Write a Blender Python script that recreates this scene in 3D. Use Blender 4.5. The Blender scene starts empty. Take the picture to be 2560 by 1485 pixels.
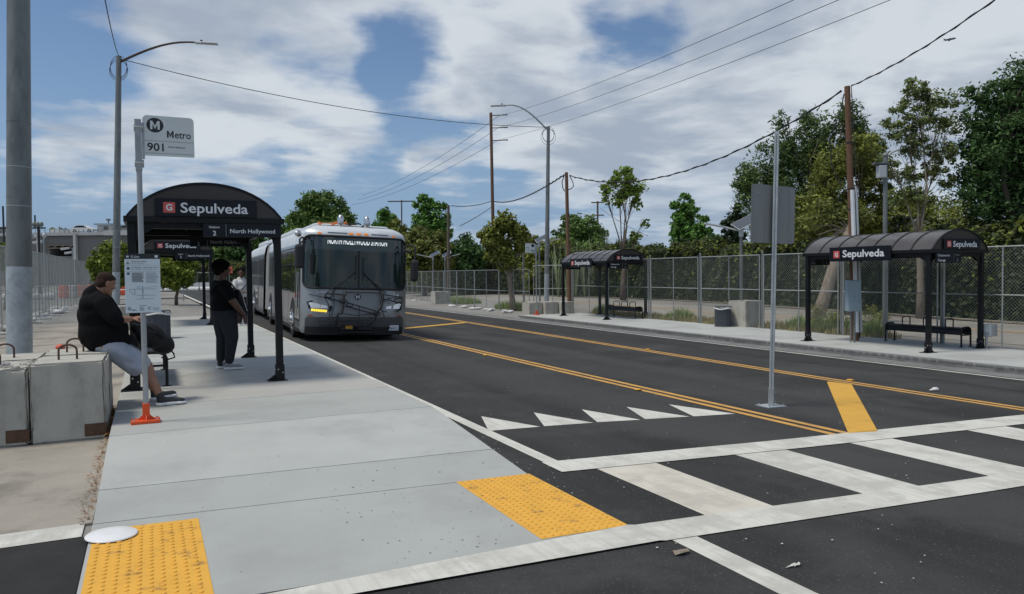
import bpy, bmesh, math, random
import numpy as np
from mathutils import Vector, Matrix, Euler
random.seed(7); rng=np.random.default_rng(7)
S=bpy.context.scene; C=S.collection
# ---------------------------------------------------------------- camera
CF,CP,CR,CY,CH=1869.68,-.0328,-.0111,.4517,1.5745
_F=np.array([math.sin(CY)*math.cos(CP),math.cos(CY)*math.cos(CP),math.sin(CP)])
_R0=np.array([math.cos(CY),-math.sin(CY),0.]); _U0=np.cross(_R0,_F)
_c,_s=math.cos(CR),math.sin(CR)
_R=_c*_R0+_s*_U0; _U=-_s*_R0+_c*_U0
cam=bpy.data.cameras.new('camera'); co=bpy.data.objects.new('camera',cam); C.objects.link(co)
co.matrix_world=Matrix([[_R[0],_U[0],-_F[0],0],[_R[1],_U[1],-_F[1],0],[_R[2],_U[2],-_F[2],CH],[0,0,0,1]])
cam.sensor_width=36; cam.lens=CF/2560*36; cam.clip_end=6000; cam.clip_start=.05
S.camera=co
def ray(u,v): return _F*CF+_R*(u-1280)+_U*(742.5-v)
def at(u,v,D):
    p=ray(u,v)*(D/CF); return Vector((p[0],p[1],p[2]+CH))
def G(u,v,z=0.):
    d=ray(u,v); t=(z-CH)/d[2]; return Vector((d[0]*t,d[1]*t,z))
# ---------------------------------------------------------------- world and sun
SUN_EL,SUN_AZ=math.radians(65),math.radians(-82)    # azimuth measured from +Y towards +X
S.view_settings.view_transform='Standard'; S.view_settings.look='None'; S.view_settings.exposure=0.0; S.view_settings.gamma=1
w=bpy.data.worlds.new('World'); S.world=w; w.use_nodes=True
nt=w.node_tree; nt.nodes.clear()
def N(t,**k):
    n=nt.nodes.new(t)
    for a,b in k.items():
        if a in('inputs',):
            for i,v in b.items(): n.inputs[i].default_value=v
        else: setattr(n,a,b)
    return n
def LK(a,b): nt.links.new(a,b)
def M(op,a,b=None,c=None,clamp=False):
    n=N('ShaderNodeMath',operation=op,use_clamp=clamp)
    for i,v in enumerate((a,b,c)):
        if v is None: continue
        if isinstance(v,(int,float)): n.inputs[i].default_value=v
        else: LK(v,n.inputs[i])
    return n.outputs[0]
def MIXC(f,a,b):
    n=N('ShaderNodeMix',data_type='RGBA')
    for i,v in ((0,f),(6,a),(7,b)):
        if isinstance(v,(int,float)): n.inputs[i].default_value=v
        elif isinstance(v,tuple): n.inputs[i].default_value=(*v,1)
        else: LK(v,n.inputs[i])
    return n.outputs[2]
out=N('ShaderNodeOutputWorld'); bg=N('ShaderNodeBackground'); bg.inputs[1].default_value=.1
sky=N('ShaderNodeTexSky',sky_type='NISHITA',sun_disc=False,sun_elevation=SUN_EL,sun_rotation=SUN_AZ,air_density=1.0,dust_density=1.2,ozone_density=1.6)
tc=N('ShaderNodeTexCoord'); sep=N('ShaderNodeSeparateXYZ'); LK(tc.outputs['Generated'],sep.inputs[0])
zc=M('MAXIMUM',sep.outputs[2],0.0); zz=M('ADD',zc,.10)
px=M('DIVIDE',sep.outputs[0],zz); py=M('DIVIDE',sep.outputs[1],zz)
cb=N('ShaderNodeCombineXYZ'); LK(px,cb.inputs[0]); LK(py,cb.inputs[1])
def noise(sc,det,rough,off=(0,0,0),dist=0.):
    mp=N('ShaderNodeMapping'); mp.inputs['Location'].default_value=off; LK(cb.outputs[0],mp.inputs[0])
    n=N('ShaderNodeTexNoise'); n.inputs['Scale'].default_value=sc; n.inputs['Detail'].default_value=det
    n.inputs['Roughness'].default_value=rough; n.inputs['Distortion'].default_value=dist
    LK(mp.outputs[0],n.inputs['Vector']); return n.outputs[0]
n1=noise(.55,4,.5,(3.1,1.7,0),.3); n2=noise(1.25,8,.5,(7.3,2.2,0),.15); n3=noise(3.6,7,.55,(1.1,5.2,0),.15)
cov=M('ADD',M('MULTIPLY',n1,.34),M('ADD',M('MULTIPLY',n2,.58),M('MULTIPLY',n3,.27)))
# cloud banks and gaps at fixed compass directions of the sky
BL=[(1350,500,.05,-.08),(700,430,.20,-.13),(150,440,.18,-.16),(110,30,.09,-.20),(1000,90,.07,-.13),(1010,230,.045,-.10),(1520,110,.075,-.14),(1640,80,.05,-.12),(330,40,.05,-.05),
    (430,60,.14,.09),(700,170,.13,.10),(500,300,.15,.11),(250,270,.12,.11),(900,270,.07,.09),(1300,170,.09,.12),(1180,230,.07,.09),(1420,300,.10,.11),(1500,385,.06,.10),(1350,15,.07,.11),(850,20,.07,.07),(1750,240,.12,.09),(2100,150,.30,.12),(2450,120,.3,.10),(1950,430,.12,.06),(2000,60,.05,-.06),(1900,330,.06,-.07),
    (800,430,.035,.15),(1045,382,.022,.16),(1120,446,.03,.13),(160,430,.03,.10),(360,448,.03,.10),(640,470,.035,.12),(1420,480,.05,.07)]
nrm=N('ShaderNodeVectorMath',operation='NORMALIZE'); LK(tc.outputs['Generated'],nrm.inputs[0])
wn=N('ShaderNodeTexNoise'); wn.inputs['Scale'].default_value=9; wn.inputs['Detail'].default_value=4; LK(nrm.outputs[0],wn.inputs['Vector'])
wv=N('ShaderNodeVectorMath',operation='SCALE'); wv.inputs['Scale'].default_value=.12
wsb=N('ShaderNodeVectorMath',operation='SUBTRACT'); LK(wn.outputs['Color'],wsb.inputs[0]); wsb.inputs[1].default_value=(.5,.5,.5)
LK(wsb.outputs[0],wv.inputs[0])
wd=N('ShaderNodeVectorMath',operation='ADD'); LK(nrm.outputs[0],wd.inputs[0]); LK(wv.outputs[0],wd.inputs[1])
for (u,v,r,a) in BL:
    d=ray(u,v); d=d/np.linalg.norm(d)
    ds=N('ShaderNodeVectorMath',operation='DISTANCE'); LK(wd.outputs[0],ds.inputs[0]); ds.inputs[1].default_value=tuple(d)
    q=M('DIVIDE',ds.outputs['Value'],r); g=M('POWER',2.718,M('MULTIPLY',M('MULTIPLY',q,q),-1.))
    cov=M('ADD',cov,M('MULTIPLY',g,a))
mr=N('ShaderNodeMapRange',interpolation_type='SMOOTHSTEP'); LK(cov,mr.inputs[0]); mr.inputs[1].default_value=.535; mr.inputs[2].default_value=.69
elev=N('ShaderNodeMapRange'); LK(sep.outputs[2],elev.inputs[0]); elev.inputs[1].default_value=0.; elev.inputs[2].default_value=.16
elev.inputs[3].default_value=.35; elev.inputs[4].default_value=1.
cl=M('MULTIPLY',mr.outputs[0],elev.outputs[0]); cl=M('MULTIPLY',cl,.93)
dn=noise(1.3,6,.55,(.4,9.7,0),.3)
dmr=N('ShaderNodeMapRange',interpolation_type='SMOOTHSTEP'); LK(M('ADD',M('MULTIPLY',dn,.7),M('MULTIPLY',cov,.35)),dmr.inputs[0]); dmr.inputs[1].default_value=.53; dmr.inputs[2].default_value=.70
ccol=MIXC(dmr.outputs[0],(6.7,7.15,7.6),(3.7,4.3,5.2))
hz=N('ShaderNodeMapRange',interpolation_type='SMOOTHSTEP'); LK(sep.outputs[2],hz.inputs[0]); hz.inputs[1].default_value=.02; hz.inputs[2].default_value=.30
hz.inputs[3].default_value=.75; hz.inputs[4].default_value=0.
skg=N('ShaderNodeMix',data_type='RGBA',blend_type='MULTIPLY'); skg.inputs[0].default_value=1; LK(sky.outputs[0],skg.inputs[6]); skg.inputs[7].default_value=(.80,.90,1.0,1)
base=MIXC(hz.outputs[0],skg.outputs[2],(2.35,3.6,5.6))
fin=MIXC(cl,base,ccol)
LK(fin,bg.inputs[0]); LK(bg.outputs[0],out.inputs[0])
sl=bpy.data.lights.new('sun','SUN'); sl.energy=2.45; sl.angle=math.radians(14); sl.color=(1,.945,.83)
so=bpy.data.objects.new('sun',sl); C.objects.link(so)
sd=Vector((math.sin(SUN_AZ)*math.cos(SUN_EL),math.cos(SUN_AZ)*math.cos(SUN_EL),math.sin(SUN_EL)))
so.rotation_euler=sd.to_track_quat('Z','Y').to_euler(); so.location=sd*50
# ---------------------------------------------------------------- materials
MATS={}
def mat(name,col,rough=.6,metal=0.,var=.0,vscale=6.,bump=0.,bscale=60.,col2=None,spec=.5,stretch=(1,1,1),streak=None,speck=None,emit=None,alpha=None,stain=None,island=0.,trans=0.):
    m=bpy.data.materials.new(name); m.use_nodes=True; t=m.node_tree; b=t.nodes['Principled BSDF']
    b.inputs['Base Color'].default_value=(*col,1); b.inputs['Roughness'].default_value=rough; b.inputs['Metallic'].default_value=metal
    b.inputs['Specular IOR Level'].default_value=spec
    tcn=t.nodes.new('ShaderNodeTexCoord'); mp=t.nodes.new('ShaderNodeMapping'); mp.inputs['Scale'].default_value=stretch
    t.links.new(tcn.outputs['Object'],mp.inputs[0]); src=None
    def nz(sc,det=6,ro=.6):
        n=t.nodes.new('ShaderNodeTexNoise'); n.inputs['Scale'].default_value=sc; n.inputs['Detail'].default_value=det; n.inputs['Roughness'].default_value=ro
        t.links.new(mp.outputs[0],n.inputs['Vector']); return n.outputs[0]
    def ramp(s,a,c):
        r=t.nodes.new('ShaderNodeMapRange'); r.inputs[1].default_value=a; r.inputs[2].default_value=c; t.links.new(s,r.inputs[0]); return r.outputs[0]
    def mix(f,a,c,bt='MIX'):
        n=t.nodes.new('ShaderNodeMix'); n.data_type='RGBA'; n.blend_type=bt
        for i,v in((0,f),(6,a),(7,c)):
            if isinstance(v,tuple): n.inputs[i].default_value=(*v,1)
            elif isinstance(v,float): n.inputs[i].default_value=v
            else: t.links.new(v,n.inputs[i])
        return n.outputs[2]
    src=None
    if var>0 or col2:
        c2=col2 or tuple(max(0,c*(1-var)) for c in col); c1=col if col2 else tuple(c*(1+var) for c in col)
        src=mix(ramp(nz(vscale),.3,.7),c1,c2)
    if stain:   # (colour, scale, threshold, amount)
        sc_,ss,th,am=stain; f=ramp(nz(ss,8,.65),th,th+.12); mm=t.nodes.new('ShaderNodeMath'); mm.operation='MULTIPLY'; mm.inputs[1].default_value=am; t.links.new(f,mm.inputs[0])
        src=mix(mm.outputs[0],src if src else col,sc_)
    if streak:   # (colour, x scale, y scale, amount): long wear bands along the road
        m3=t.nodes.new('ShaderNodeMapping'); m3.inputs['Scale'].default_value=(streak[1],streak[2],1); t.links.new(tcn.outputs['Object'],m3.inputs[0]); n3_=t.nodes.new('ShaderNodeTexNoise'); n3_.inputs['Scale'].default_value=1; n3_.inputs['Detail'].default_value=5; t.links.new(m3.outputs[0],n3_.inputs['Vector'])
        mm=t.nodes.new('ShaderNodeMath'); mm.operation='MULTIPLY'; mm.inputs[1].default_value=streak[3]; t.links.new(ramp(n3_.outputs[0],.45,.65),mm.inputs[0]); src=mix(mm.outputs[0],src if src else col,streak[0])
    if speck:   # (colour, scale, threshold)
        sc_,ss,th=speck; f=ramp(nz(ss,2,.5),th,th+.04); src=mix(f,src if src else col,sc_)
    if island>0:
        g=t.nodes.new('ShaderNodeNewGeometry'); hs=t.nodes.new('ShaderNodeHueSaturation')
        r=t.nodes.new('ShaderNodeMapRange'); r.inputs[3].default_value=1-island; r.inputs[4].default_value=1+island; t.links.new(g.outputs['Random Per Island'],r.inputs[0]); t.links.new(r.outputs[0],hs.inputs['Value'])
        if src: t.links.new(src,hs.inputs['Color'])
        else: hs.inputs['Color'].default_value=(*col,1)
        src=hs.outputs[0]
    if src is not None: t.links.new(src,b.inputs['Base Color'])
    if bump>0:
        bn=t.nodes.new('ShaderNodeBump'); bn.inputs['Strength'].default_value=bump; bn.inputs['Distance'].default_value=.01
        t.links.new(nz(bscale,4,.6),bn.inputs['Height']); t.links.new(bn.outputs[0],b.inputs['Normal'])
    if trans>0:
        o=t.nodes['Material Output']; tr=t.nodes.new('ShaderNodeBsdfTranslucent'); ms=t.nodes.new('ShaderNodeMixShader'); ms.inputs[0].default_value=trans
        if src: t.links.new(src,tr.inputs[0])
        else: tr.inputs[0].default_value=(*col,1)
        t.links.new(b.outputs[0],ms.inputs[1]); t.links.new(tr.outputs[0],ms.inputs[2]); t.links.new(ms.outputs[0],o.inputs[0])
    if alpha is not None: b.inputs['Alpha'].default_value=alpha
    if emit: b.inputs['Emission Color'].default_value=(*emit[0],1); b.inputs['Emission Strength'].default_value=emit[1]
    MATS[name]=m; return m
# ---------------------------------------------------------------- mesh helpers
class MB:
    def __init__(s): s.v=[]; s.f=[]; s.m=[]
    def add(s,vs,fs,mi=0):
        o=len(s.v); s.v+= [tuple(v) for v in vs]; s.f+=[tuple(i+o for i in f) for f in fs]; s.m+=[mi]*len(fs); return s
    def box(s,x0,x1,y0,y1,z0,z1,mi=0,M=None):
        vs=[Vector(p) for p in((x0,y0,z0),(x1,y0,z0),(x1,y1,z0),(x0,y1,z0),(x0,y0,z1),(x1,y0,z1),(x1,y1,z1),(x0,y1,z1))]
        if M: vs=[M@v for v in vs]
        return s.add(vs,[(0,3,2,1),(4,5,6,7),(0,1,5,4),(1,2,6,5),(2,3,7,6),(3,0,4,7)],mi)
    def bbox(s,x0,x1,y0,y1,z0,z1,b=.01,mi=0,M=None):   # box with chamfered edges
        bm=bmesh.new(); bmesh.ops.create_cube(bm,size=1)
        for v in bm.verts: v.co=Vector(((x0+x1)/2+v.co.x*(x1-x0),(y0+y1)/2+v.co.y*(y1-y0),(z0+z1)/2+v.co.z*(z1-z0)))
        bmesh.ops.bevel(bm,geom=bm.edges[:],offset=b,segments=2,affect='EDGES',profile=.5)
        if M: bmesh.ops.transform(bm,matrix=M,verts=bm.verts)
        bm.verts.ensure_lookup_table(); s.add([v.co for v in bm.verts],[[v.index for v in f.verts] for f in bm.faces],mi); bm.free(); return s
    def cyl(s,p0,p1,r0,r1=None,n=12,mi=0,caps=True):
        r1=r0 if r1 is None else r1; return s.tube([p0,p1],[r0,r1],n,mi,caps)
    def tube(s,pts,r,n=8,mi=0,caps=True):
        pts=[Vector(p) for p in pts]; rs=r if isinstance(r,(list,tuple)) else [r]*len(pts); o=len(s.v); up=None
        for i,p in enumerate(pts):
            t=(pts[min(i+1,len(pts)-1)]-pts[max(i-1,0)])
            if t.length<1e-9: t=Vector((0,0,1))
            t.normalize()
            if up is None: up=Vector((0,0,1)) if abs(t.z)<.9 else Vector((1,0,0))
            a=t.cross(up); 
            if a.length<1e-5: a=t.orthogonal()
            a.normalize(); b=a.cross(t); b.normalize(); up=b
            for k in range(n):
                q=2*math.pi*k/n; s.v.append(tuple(p+(a*math.cos(q)+b*math.sin(q))*rs[i]))
        for i in range(len(pts)-1):
            for k in range(n):
                a0=o+i*n+k; a1=o+i*n+(k+1)%n; s.f.append((a0,a1,a1+n,a0+n)); s.m.append(mi)
        if caps:
            s.f.append(tuple(o+k for k in range(n))[::-1]); s.m.append(mi); e=o+(len(pts)-1)*n
            s.f.append(tuple(e+k for k in range(n))); s.m.append(mi)
        return s
    def prism(s,poly,axis,a0,a1,mi=0):   # poly of 2D points, extruded along axis
        def P(p,a): return {'x':(a,p[0],p[1]),'y':(p[0],a,p[1]),'z':(p[0],p[1],a)}[axis]
        n=len(poly); s.add([P(p,a0) for p in poly]+[P(p,a1) for p in poly],[tuple(range(n))[::-1],tuple(range(n,2*n))]+[(i,(i+1)%n,(i+1)%n+n,i+n) for i in range(n)],mi); return s
    def ell(s,c,r,n=14,m=9,mi=0,M=None):
        o=len(s.v); c=Vector(c)
        for j in range(m+1):
            th=math.pi*j/m
            for i in range(n):
                ph=2*math.pi*i/n; v=Vector((r[0]*math.sin(th)*math.cos(ph),r[1]*math.sin(th)*math.sin(ph),r[2]*math.cos(th)))
                if M: v=M@v
                s.v.append(tuple(c+v))
        for j in range(m):
            for i in range(n):
                a=o+j*n+i; b=o+j*n+(i+1)%n; s.f.append((a,a+n,b+n,b)); s.m.append(mi)
        return s
    def grid(s,fn,us,vs,mi=0,flip=False):
        o=len(s.v); nu=len(us)
        for v in vs:
            for u in us: s.v.append(tuple(fn(u,v)))
        for j in range(len(vs)-1):
            for i in range(nu-1):
                a=o+j*nu+i; f=(a,a+1,a+1+nu,a+nu); s.f.append(f[::-1] if flip else f); s.m.append(mi)
        return s
    def build(s,name,m,parent=None,smooth=False,auto=None,loc=None,rot=None):
        me=bpy.data.meshes.new(name); me.from_pydata(s.v,[],s.f); 
        ms=m if isinstance(m,(list,tuple)) else [m]
        for x in ms: me.materials.append(MATS[x] if isinstance(x,str) else x)
        if len(ms)>1: me.polygons.foreach_set('material_index',s.m)
        me.validate(); 
        bm=bmesh.new(); bm.from_mesh(me); bmesh.ops.remove_doubles(bm,verts=bm.verts,dist=1e-5)
        bmesh.ops.recalc_face_normals(bm,faces=bm.faces); bm.to_mesh(me); bm.free()
        if smooth: 
            me.polygons.foreach_set('use_smooth',[True]*len(me.polygons))
            if auto: me.set_sharp_from_angle(angle=math.radians(auto))
        o=bpy.data.objects.new(name,me); C.objects.link(o)
        if parent: o.parent=parent
        if loc is not None: o.location=loc
        if rot is not None: o.rotation_euler=rot
        return o
def tag(o,label=None,cat=None,group=None,kind=None):
    for k,v in(('label',label),('category',cat),('group',group),('kind',kind)):
        if v: o[k]=v
    return o
def empty(name,loc=(0,0,0),rz=0.,label=None,cat=None,group=None):
    o=bpy.data.objects.new(name,None); C.objects.link(o); o.location=loc; o.rotation_euler=(0,0,rz); o.empty_display_size=.1
    return tag(o,label,cat,group)
def kids(o): return [c for c in bpy.data.objects if c.parent is o]
def copy_tree(o,parent=None,loc=None,rz=None,label=None,group=None):
    c=o.copy(); C.objects.link(c)
    if parent: c.parent=parent
    for ch in kids(o): copy_tree(ch,c)
    if loc is not None: c.location=loc
    if rz is not None: c.rotation_euler[2]=rz
    if label: c['label']=label
    if group: c['group']=group
    return c
def text(s,name,mt,parent,loc,rot,h=None,w=None,bold=0.,ext=.001,align='LEFT',keep=None):
    cu=bpy.data.curves.new('t','FONT'); cu.body=s; cu.size=1; cu.offset=bold; cu.extrude=0; cu.resolution_u=3
    o=bpy.data.objects.new('t',cu); C.objects.link(o); dg=bpy.context.evaluated_depsgraph_get()
    me=bpy.data.meshes.new_from_object(o.evaluated_get(dg)); bpy.data.objects.remove(o)
    co=np.zeros(len(me.vertices)*3); me.vertices.foreach_get('co',co); co=co.reshape(-1,3)
    x0,x1=co[:,0].min(),co[:,0].max(); y0,y1=co[:,1].min(),co[:,1].max()
    cap=.729; sy=(h/cap) if h else None; sx=(w/(x1-x0)) if w else sy
    if sy is None: sy=sx
    co[:,0]=(co[:,0]-x0)*sx; co[:,1]*=sy; co[:,2]*=0
    if align=='CENTER': co[:,0]-=(x1-x0)*sx/2
    if align=='RIGHT': co[:,0]-=(x1-x0)*sx
    me.vertices.foreach_set('co',co.ravel()); me.materials.clear(); me.materials.append(MATS[mt]); me.name=name
    if keep is not None or ext:
        bm=bmesh.new(); bm.from_mesh(me)
        if keep is not None: bmesh.ops.bisect_plane(bm,geom=bm.verts[:]+bm.edges[:]+bm.faces[:],plane_co=(0,keep,0),plane_no=(0,1,0),clear_outer=True)
        bm.to_mesh(me); bm.free()
    ob=bpy.data.objects.new(name,me); C.objects.link(ob); ob.parent=parent; ob.location=loc; ob.rotation_euler=rot; return ob
def m_glyph(parent,mt,xc,y,z,w,h,name='lettering'):
    a,b=w/2,w*.24; P=[(-a,0),(-a,h),(-a+b,h),(0,h*.42),(a-b,h),(a,h),(a,0),(a-b,0),(a-b,h*.62),(0,h*.04),(-a+b,h*.62),(-a+b,0)]
    F=[(0,1,2,10,11),(2,3,9,10),(3,4,8,9),(4,5,6,7,8)]
    g=MB(); g.add([(xc+p[0],y,z+p[1]) for p in P],F); return g.build(name,mt,parent)
FRONT=(math.pi/2,0,0)               # faces -Y
SIDEL=(math.pi/2,0,-math.pi/2)      # faces -X
def quads(name,cen,nrm,size,asp,m,parent=None,loc=None,fold=.0):
    """many small leaf faces: centres, normals (n,3), size (n,), aspect"""
    n=len(cen); nrm=nrm/np.linalg.norm(nrm,axis=1,keepdims=True)
    a=np.cross(nrm,rng.normal(size=(n,3))); a/=np.linalg.norm(a,axis=1,keepdims=True); b=np.cross(nrm,a)
    s=size[:,None]; P=np.empty((n,4,3)); P[:,0]=cen-a*s; P[:,1]=cen-b*s*asp; P[:,2]=cen+a*s; P[:,3]=cen+b*s*asp
    me=bpy.data.meshes.new(name); me.vertices.add(n*4); me.vertices.foreach_set('co',P.ravel())
    me.loops.add(n*4); me.loops.foreach_set('vertex_index',np.arange(n*4)); me.polygons.add(n)
    me.polygons.foreach_set('loop_start',np.arange(n)*4); me.update(calc_edges=True); me.materials.append(MATS[m])
    o=bpy.data.objects.new(name,me); C.objects.link(o)
    if parent: o.parent=parent
    if loc is not None: o.location=loc
    return o
# ---------------------------------------------------------------- material set
mat('asphalt',(.028,.028,.027),.92,streak=((.055,.055,.054),.9,.03,.7),var=.16,vscale=.9,bump=.5,bscale=120,speck=((.12,.12,.115),70,.66),stain=((.075,.073,.07),.6,.50,.5),spec=.35)
mat('asphalt_patch',(.028,.028,.027),.9,var=.2,vscale=3,bump=.5,bscale=140,speck=((.22,.21,.2),60,.75),spec=.3)
mat('concrete_new',(.44,.452,.43),.8,var=.06,vscale=1.3,bump=.25,bscale=90,stain=((.33,.335,.32),.55,.50,.6),speck=((.16,.16,.15),26,.765),spec=.3)
mat('concrete_ramp',(.395,.408,.388),.8,var=.06,vscale=1.1,bump=.25,bscale=90,stain=((.32,.325,.31),.6,.5,.55),speck=((.14,.14,.13),24,.76),spec=.3)
mat('concrete_tan',(.425,.42,.39),.8,var=.07,vscale=1.1,bump=.25,bscale=90,stain=((.31,.305,.285),.7,.49,.6),speck=((.14,.14,.13),24,.75),spec=.3)
mat('concrete_old',(.33,.30,.255),.9,var=.14,vscale=1.4,bump=.5,bscale=45,stain=((.17,.155,.13),.7,.5,.7),speck=((.42,.40,.36),30,.72),spec=.25)
mat('dirt',(.20,.175,.14),.95,var=.25,vscale=2.5,bump=.6,bscale=30,stain=((.12,.10,.07),3,.5,.6),spec=.1)
mat('concrete_far',(.25,.24,.22),.9,var=.1,vscale=.25,bump=.2,bscale=10,stain=((.17,.16,.145),.12,.48,.7),stretch=(1,.5,1),spec=.25)
mat('concrete_block',(.44,.425,.375),.85,var=.08,vscale=3,bump=.4,bscale=40,stain=((.28,.27,.235),3.5,.5,.55),speck=((.12,.12,.11),28,.74),stretch=(1,1,.55),spec=.3)
mat('concrete_broken',(.42,.41,.38),.95,var=.25,vscale=18,bump=1.,bscale=40,spec=.2)
mat('paint_white',(.64,.63,.57),.75,streak=((.47,.455,.40),26,1.3,.45),var=.06,vscale=3,stain=((.40,.39,.35),2.2,.47,.55),speck=((.22,.21,.2),55,.72),bump=.3,bscale=90,spec=.3)
mat('paint_cream',(.62,.585,.50),.75,streak=((.47,.44,.37),26,1.3,.5),var=.07,vscale=3,stain=((.42,.39,.34),2.0,.48,.55),speck=((.22,.21,.2),55,.73),bump=.3,bscale=90,spec=.3)
mat('paint_yellow',(.62,.34,.085),.75,streak=((.40,.25,.11),22,1.2,.4),var=.08,vscale=4,stain=((.42,.25,.10),3,.5,.6),bump=.3,bscale=90,spec=.3)
mat('paint_yellow_new',(.66,.37,.06),.7,var=.06,vscale=4,stain=((.5,.28,.06),3,.55,.6),bump=.3,bscale=90,spec=.3)
mat('tactile_yellow',(.75,.40,.055),.62,var=.07,vscale=5,stain=((.30,.17,.06),6,.56,.9),speck=((.10,.07,.03),42,.73),spec=.35)  # dark specks also put the domes' small shadows into the colour
mat('kerb_dark',(.15,.15,.145),.9,var=.2,vscale=4,bump=.5,bscale=30)
mat('gutter_grey',(.19,.19,.185),.85,var=.15,vscale=1.5,bump=.4,bscale=30,stain=((.10,.10,.10),1.8,.5,.6))
mat('black_steel',(.007,.008,.009),.45,spec=.28,var=.1,vscale=5)
mat('black_sign',(.006,.008,.012),.35,spec=.3)
mat('letter_white',(.72,.74,.76),.5)
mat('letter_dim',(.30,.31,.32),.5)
mat('logo_red',(.58,.10,.085),.5)
mat('canopy_smoke',(.070,.064,.062),.24,var=.12,vscale=2,spec=.6,stain=((.10,.095,.09),3,.5,.5))
mat('canopy_gable',(.045,.035,.029),.35,var=.1,vscale=2,spec=.5)
mat('galv',(.36,.38,.39),.5,.45,var=.13,vscale=9,stain=((.25,.27,.28),5,.5,.6),stretch=(1,1,.4))
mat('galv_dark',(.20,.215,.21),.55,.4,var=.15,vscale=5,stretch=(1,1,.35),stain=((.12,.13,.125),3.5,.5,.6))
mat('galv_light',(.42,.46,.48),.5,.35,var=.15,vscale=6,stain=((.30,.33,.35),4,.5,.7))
mat('fence_steel',(.36,.38,.37),.5,.5,var=.1,vscale=4)
mat('mesh_wire',(.33,.35,.335),.5,.4)
mat('wood_brown',(.16,.085,.05),.9,var=.3,vscale=8,stretch=(6,6,.5),bump=.6,bscale=30,stain=((.07,.045,.03),9,.55,.8))
mat('wood_grey',(.12,.095,.075),.9,var=.3,vscale=8,stretch=(6,6,.5),bump=.5,bscale=30)
mat('bark',(.13,.105,.08),.95,var=.35,vscale=6,stretch=(2,2,.6),bump=.8,bscale=18)
mat('bark_pale',(.24,.20,.155),.95,var=.35,vscale=6,stretch=(2,2,.6),bump=.8,bscale=18)
mat('cable_black',(.02,.02,.022),.6)
mat('orange_base',(.72,.085,.015),.5,var=.08,vscale=8)
mat('sign_white',(.66,.70,.68),.35,var=.03,vscale=3)
mat('sign_paper',(.62,.70,.74),.45,var=.03,vscale=3)
mat('ink_black',(.02,.022,.025),.5); mat('ink_grey',(.22,.24,.26),.6); mat('ink_green',(.05,.11,.10),.5); mat('ink_blue',(.05,.12,.22),.5)
mat('sign_back',(.25,.255,.245),.5,.35,var=.06,vscale=4,stretch=(6,6,.3),stain=((.20,.205,.20),2.5,.5,.6))
mat('plastic_grey',(.085,.095,.115),.5,var=.08,vscale=8)
mat('bag_white',(.62,.62,.60),.7,var=.12,vscale=9,bump=.5,bscale=20)
mat('barrier_white',(.62,.63,.62),.7,var=.1,vscale=1.2); mat('barrier_orange',(.70,.13,.07),.6,var=.1,vscale=2)
mat('util_blue',(.27,.36,.41),.55,var=.06,vscale=4,stain=((.20,.27,.31),5,.55,.5))
mat('solar',(.05,.06,.08),.15,spec=.8); mat('alu',(.45,.46,.47),.4,.5)
mat('lamp_grey',(.48,.50,.51),.45,.2)
mat('rust',(.10,.055,.035),.9,var=.3,vscale=20,bump=.5,bscale=60)
mat('brown_steel',(.075,.052,.042),.8,var=.3,vscale=10)
mat('building_grey',(.20,.195,.185),.8,var=.05,vscale=.2,stretch=(.2,.2,2)); mat('building_pale',(.50,.50,.485),.8,var=.05,vscale=.3); mat('dark_void',(.008,.008,.008),.9); mat('building_mid',(.13,.13,.13),.8,var=.06,vscale=.3)
mat('roof_shingle',(.085,.09,.085),.9,var=.3,vscale=7,stretch=(1,1,3)); mat('brick',(.17,.075,.05),.9,var=.3,vscale=9,stretch=(1,1,4))
mat('plate_white',(.80,.80,.80),.35)
# leaves
def leaf(n,c,i=.5,t=.25): mat(n,(c[0]*1.62,c[1]*1.62,c[2]*1.3),.55,island=i,trans=t,spec=.3,var=.3,vscale=.55)
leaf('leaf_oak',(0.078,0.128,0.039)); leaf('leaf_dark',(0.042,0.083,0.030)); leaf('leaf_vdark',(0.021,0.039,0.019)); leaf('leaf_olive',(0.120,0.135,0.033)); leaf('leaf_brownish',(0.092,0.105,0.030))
leaf('leaf_maple',(0.068,0.143,0.033)); leaf('leaf_willow',(0.060,0.093,0.033)); leaf('leaf_euc',(0.105,0.128,0.053)); leaf('leaf_light',(0.128,0.180,0.039)); leaf('leaf_citrus',(0.105,0.135,0.024)); leaf('leaf_hedge',(0.026,0.034,0.014),.6); leaf('leaf_hedge_lit',(0.085,0.105,0.022),.5); leaf('leaf_agave',(0.160,0.190,0.130))  # hedge greens: shaded face dark, sunlit top pale, put into the colours
leaf('grass_dry',(.23,.20,.12)); leaf('grass_green',(0.150,0.195,0.083)); leaf('leaf_litter',(0.160,0.075,0.030),.5,0)
leaf('bloom',(.5,.45,.28),.2)
# ---------------------------------------------------------------- ground
def struct(o): o['kind']='structure'; return o
def rz(x): return -.15-.025*x
gx=[-900,-.5,3.0,15.1,18.7,900]; gz=[-.145,-.145,-.245,-.55,-.46,-.46]
g=MB(); g.grid(lambda u,v:(gx[u],v,gz[u]),range(6),[-60,0,20,40,80,150,400,2500]); struct(g.build('ground','concrete_far'))
# old concrete pad left of the platform
g=MB(); g.grid(lambda u,v:(u,v,-.141),np.linspace(-9,-.40,5),[5.93,8,12,20,32]); struct(g.build('old_pavement','concrete_old'))
g=MB(); g.box(-40,-.40,-30,5.63,-.2,-.137); struct(g.build('side_road','asphalt_patch'))
g=MB(); g.add([(-40,5.66,-.133),(-.44,5.63,-.133),(-.44,5.93,-.133),(-40,5.96,-.133)],[(0,1,2,3)]); struct(g.build('painted_line','paint_white'))
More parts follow.
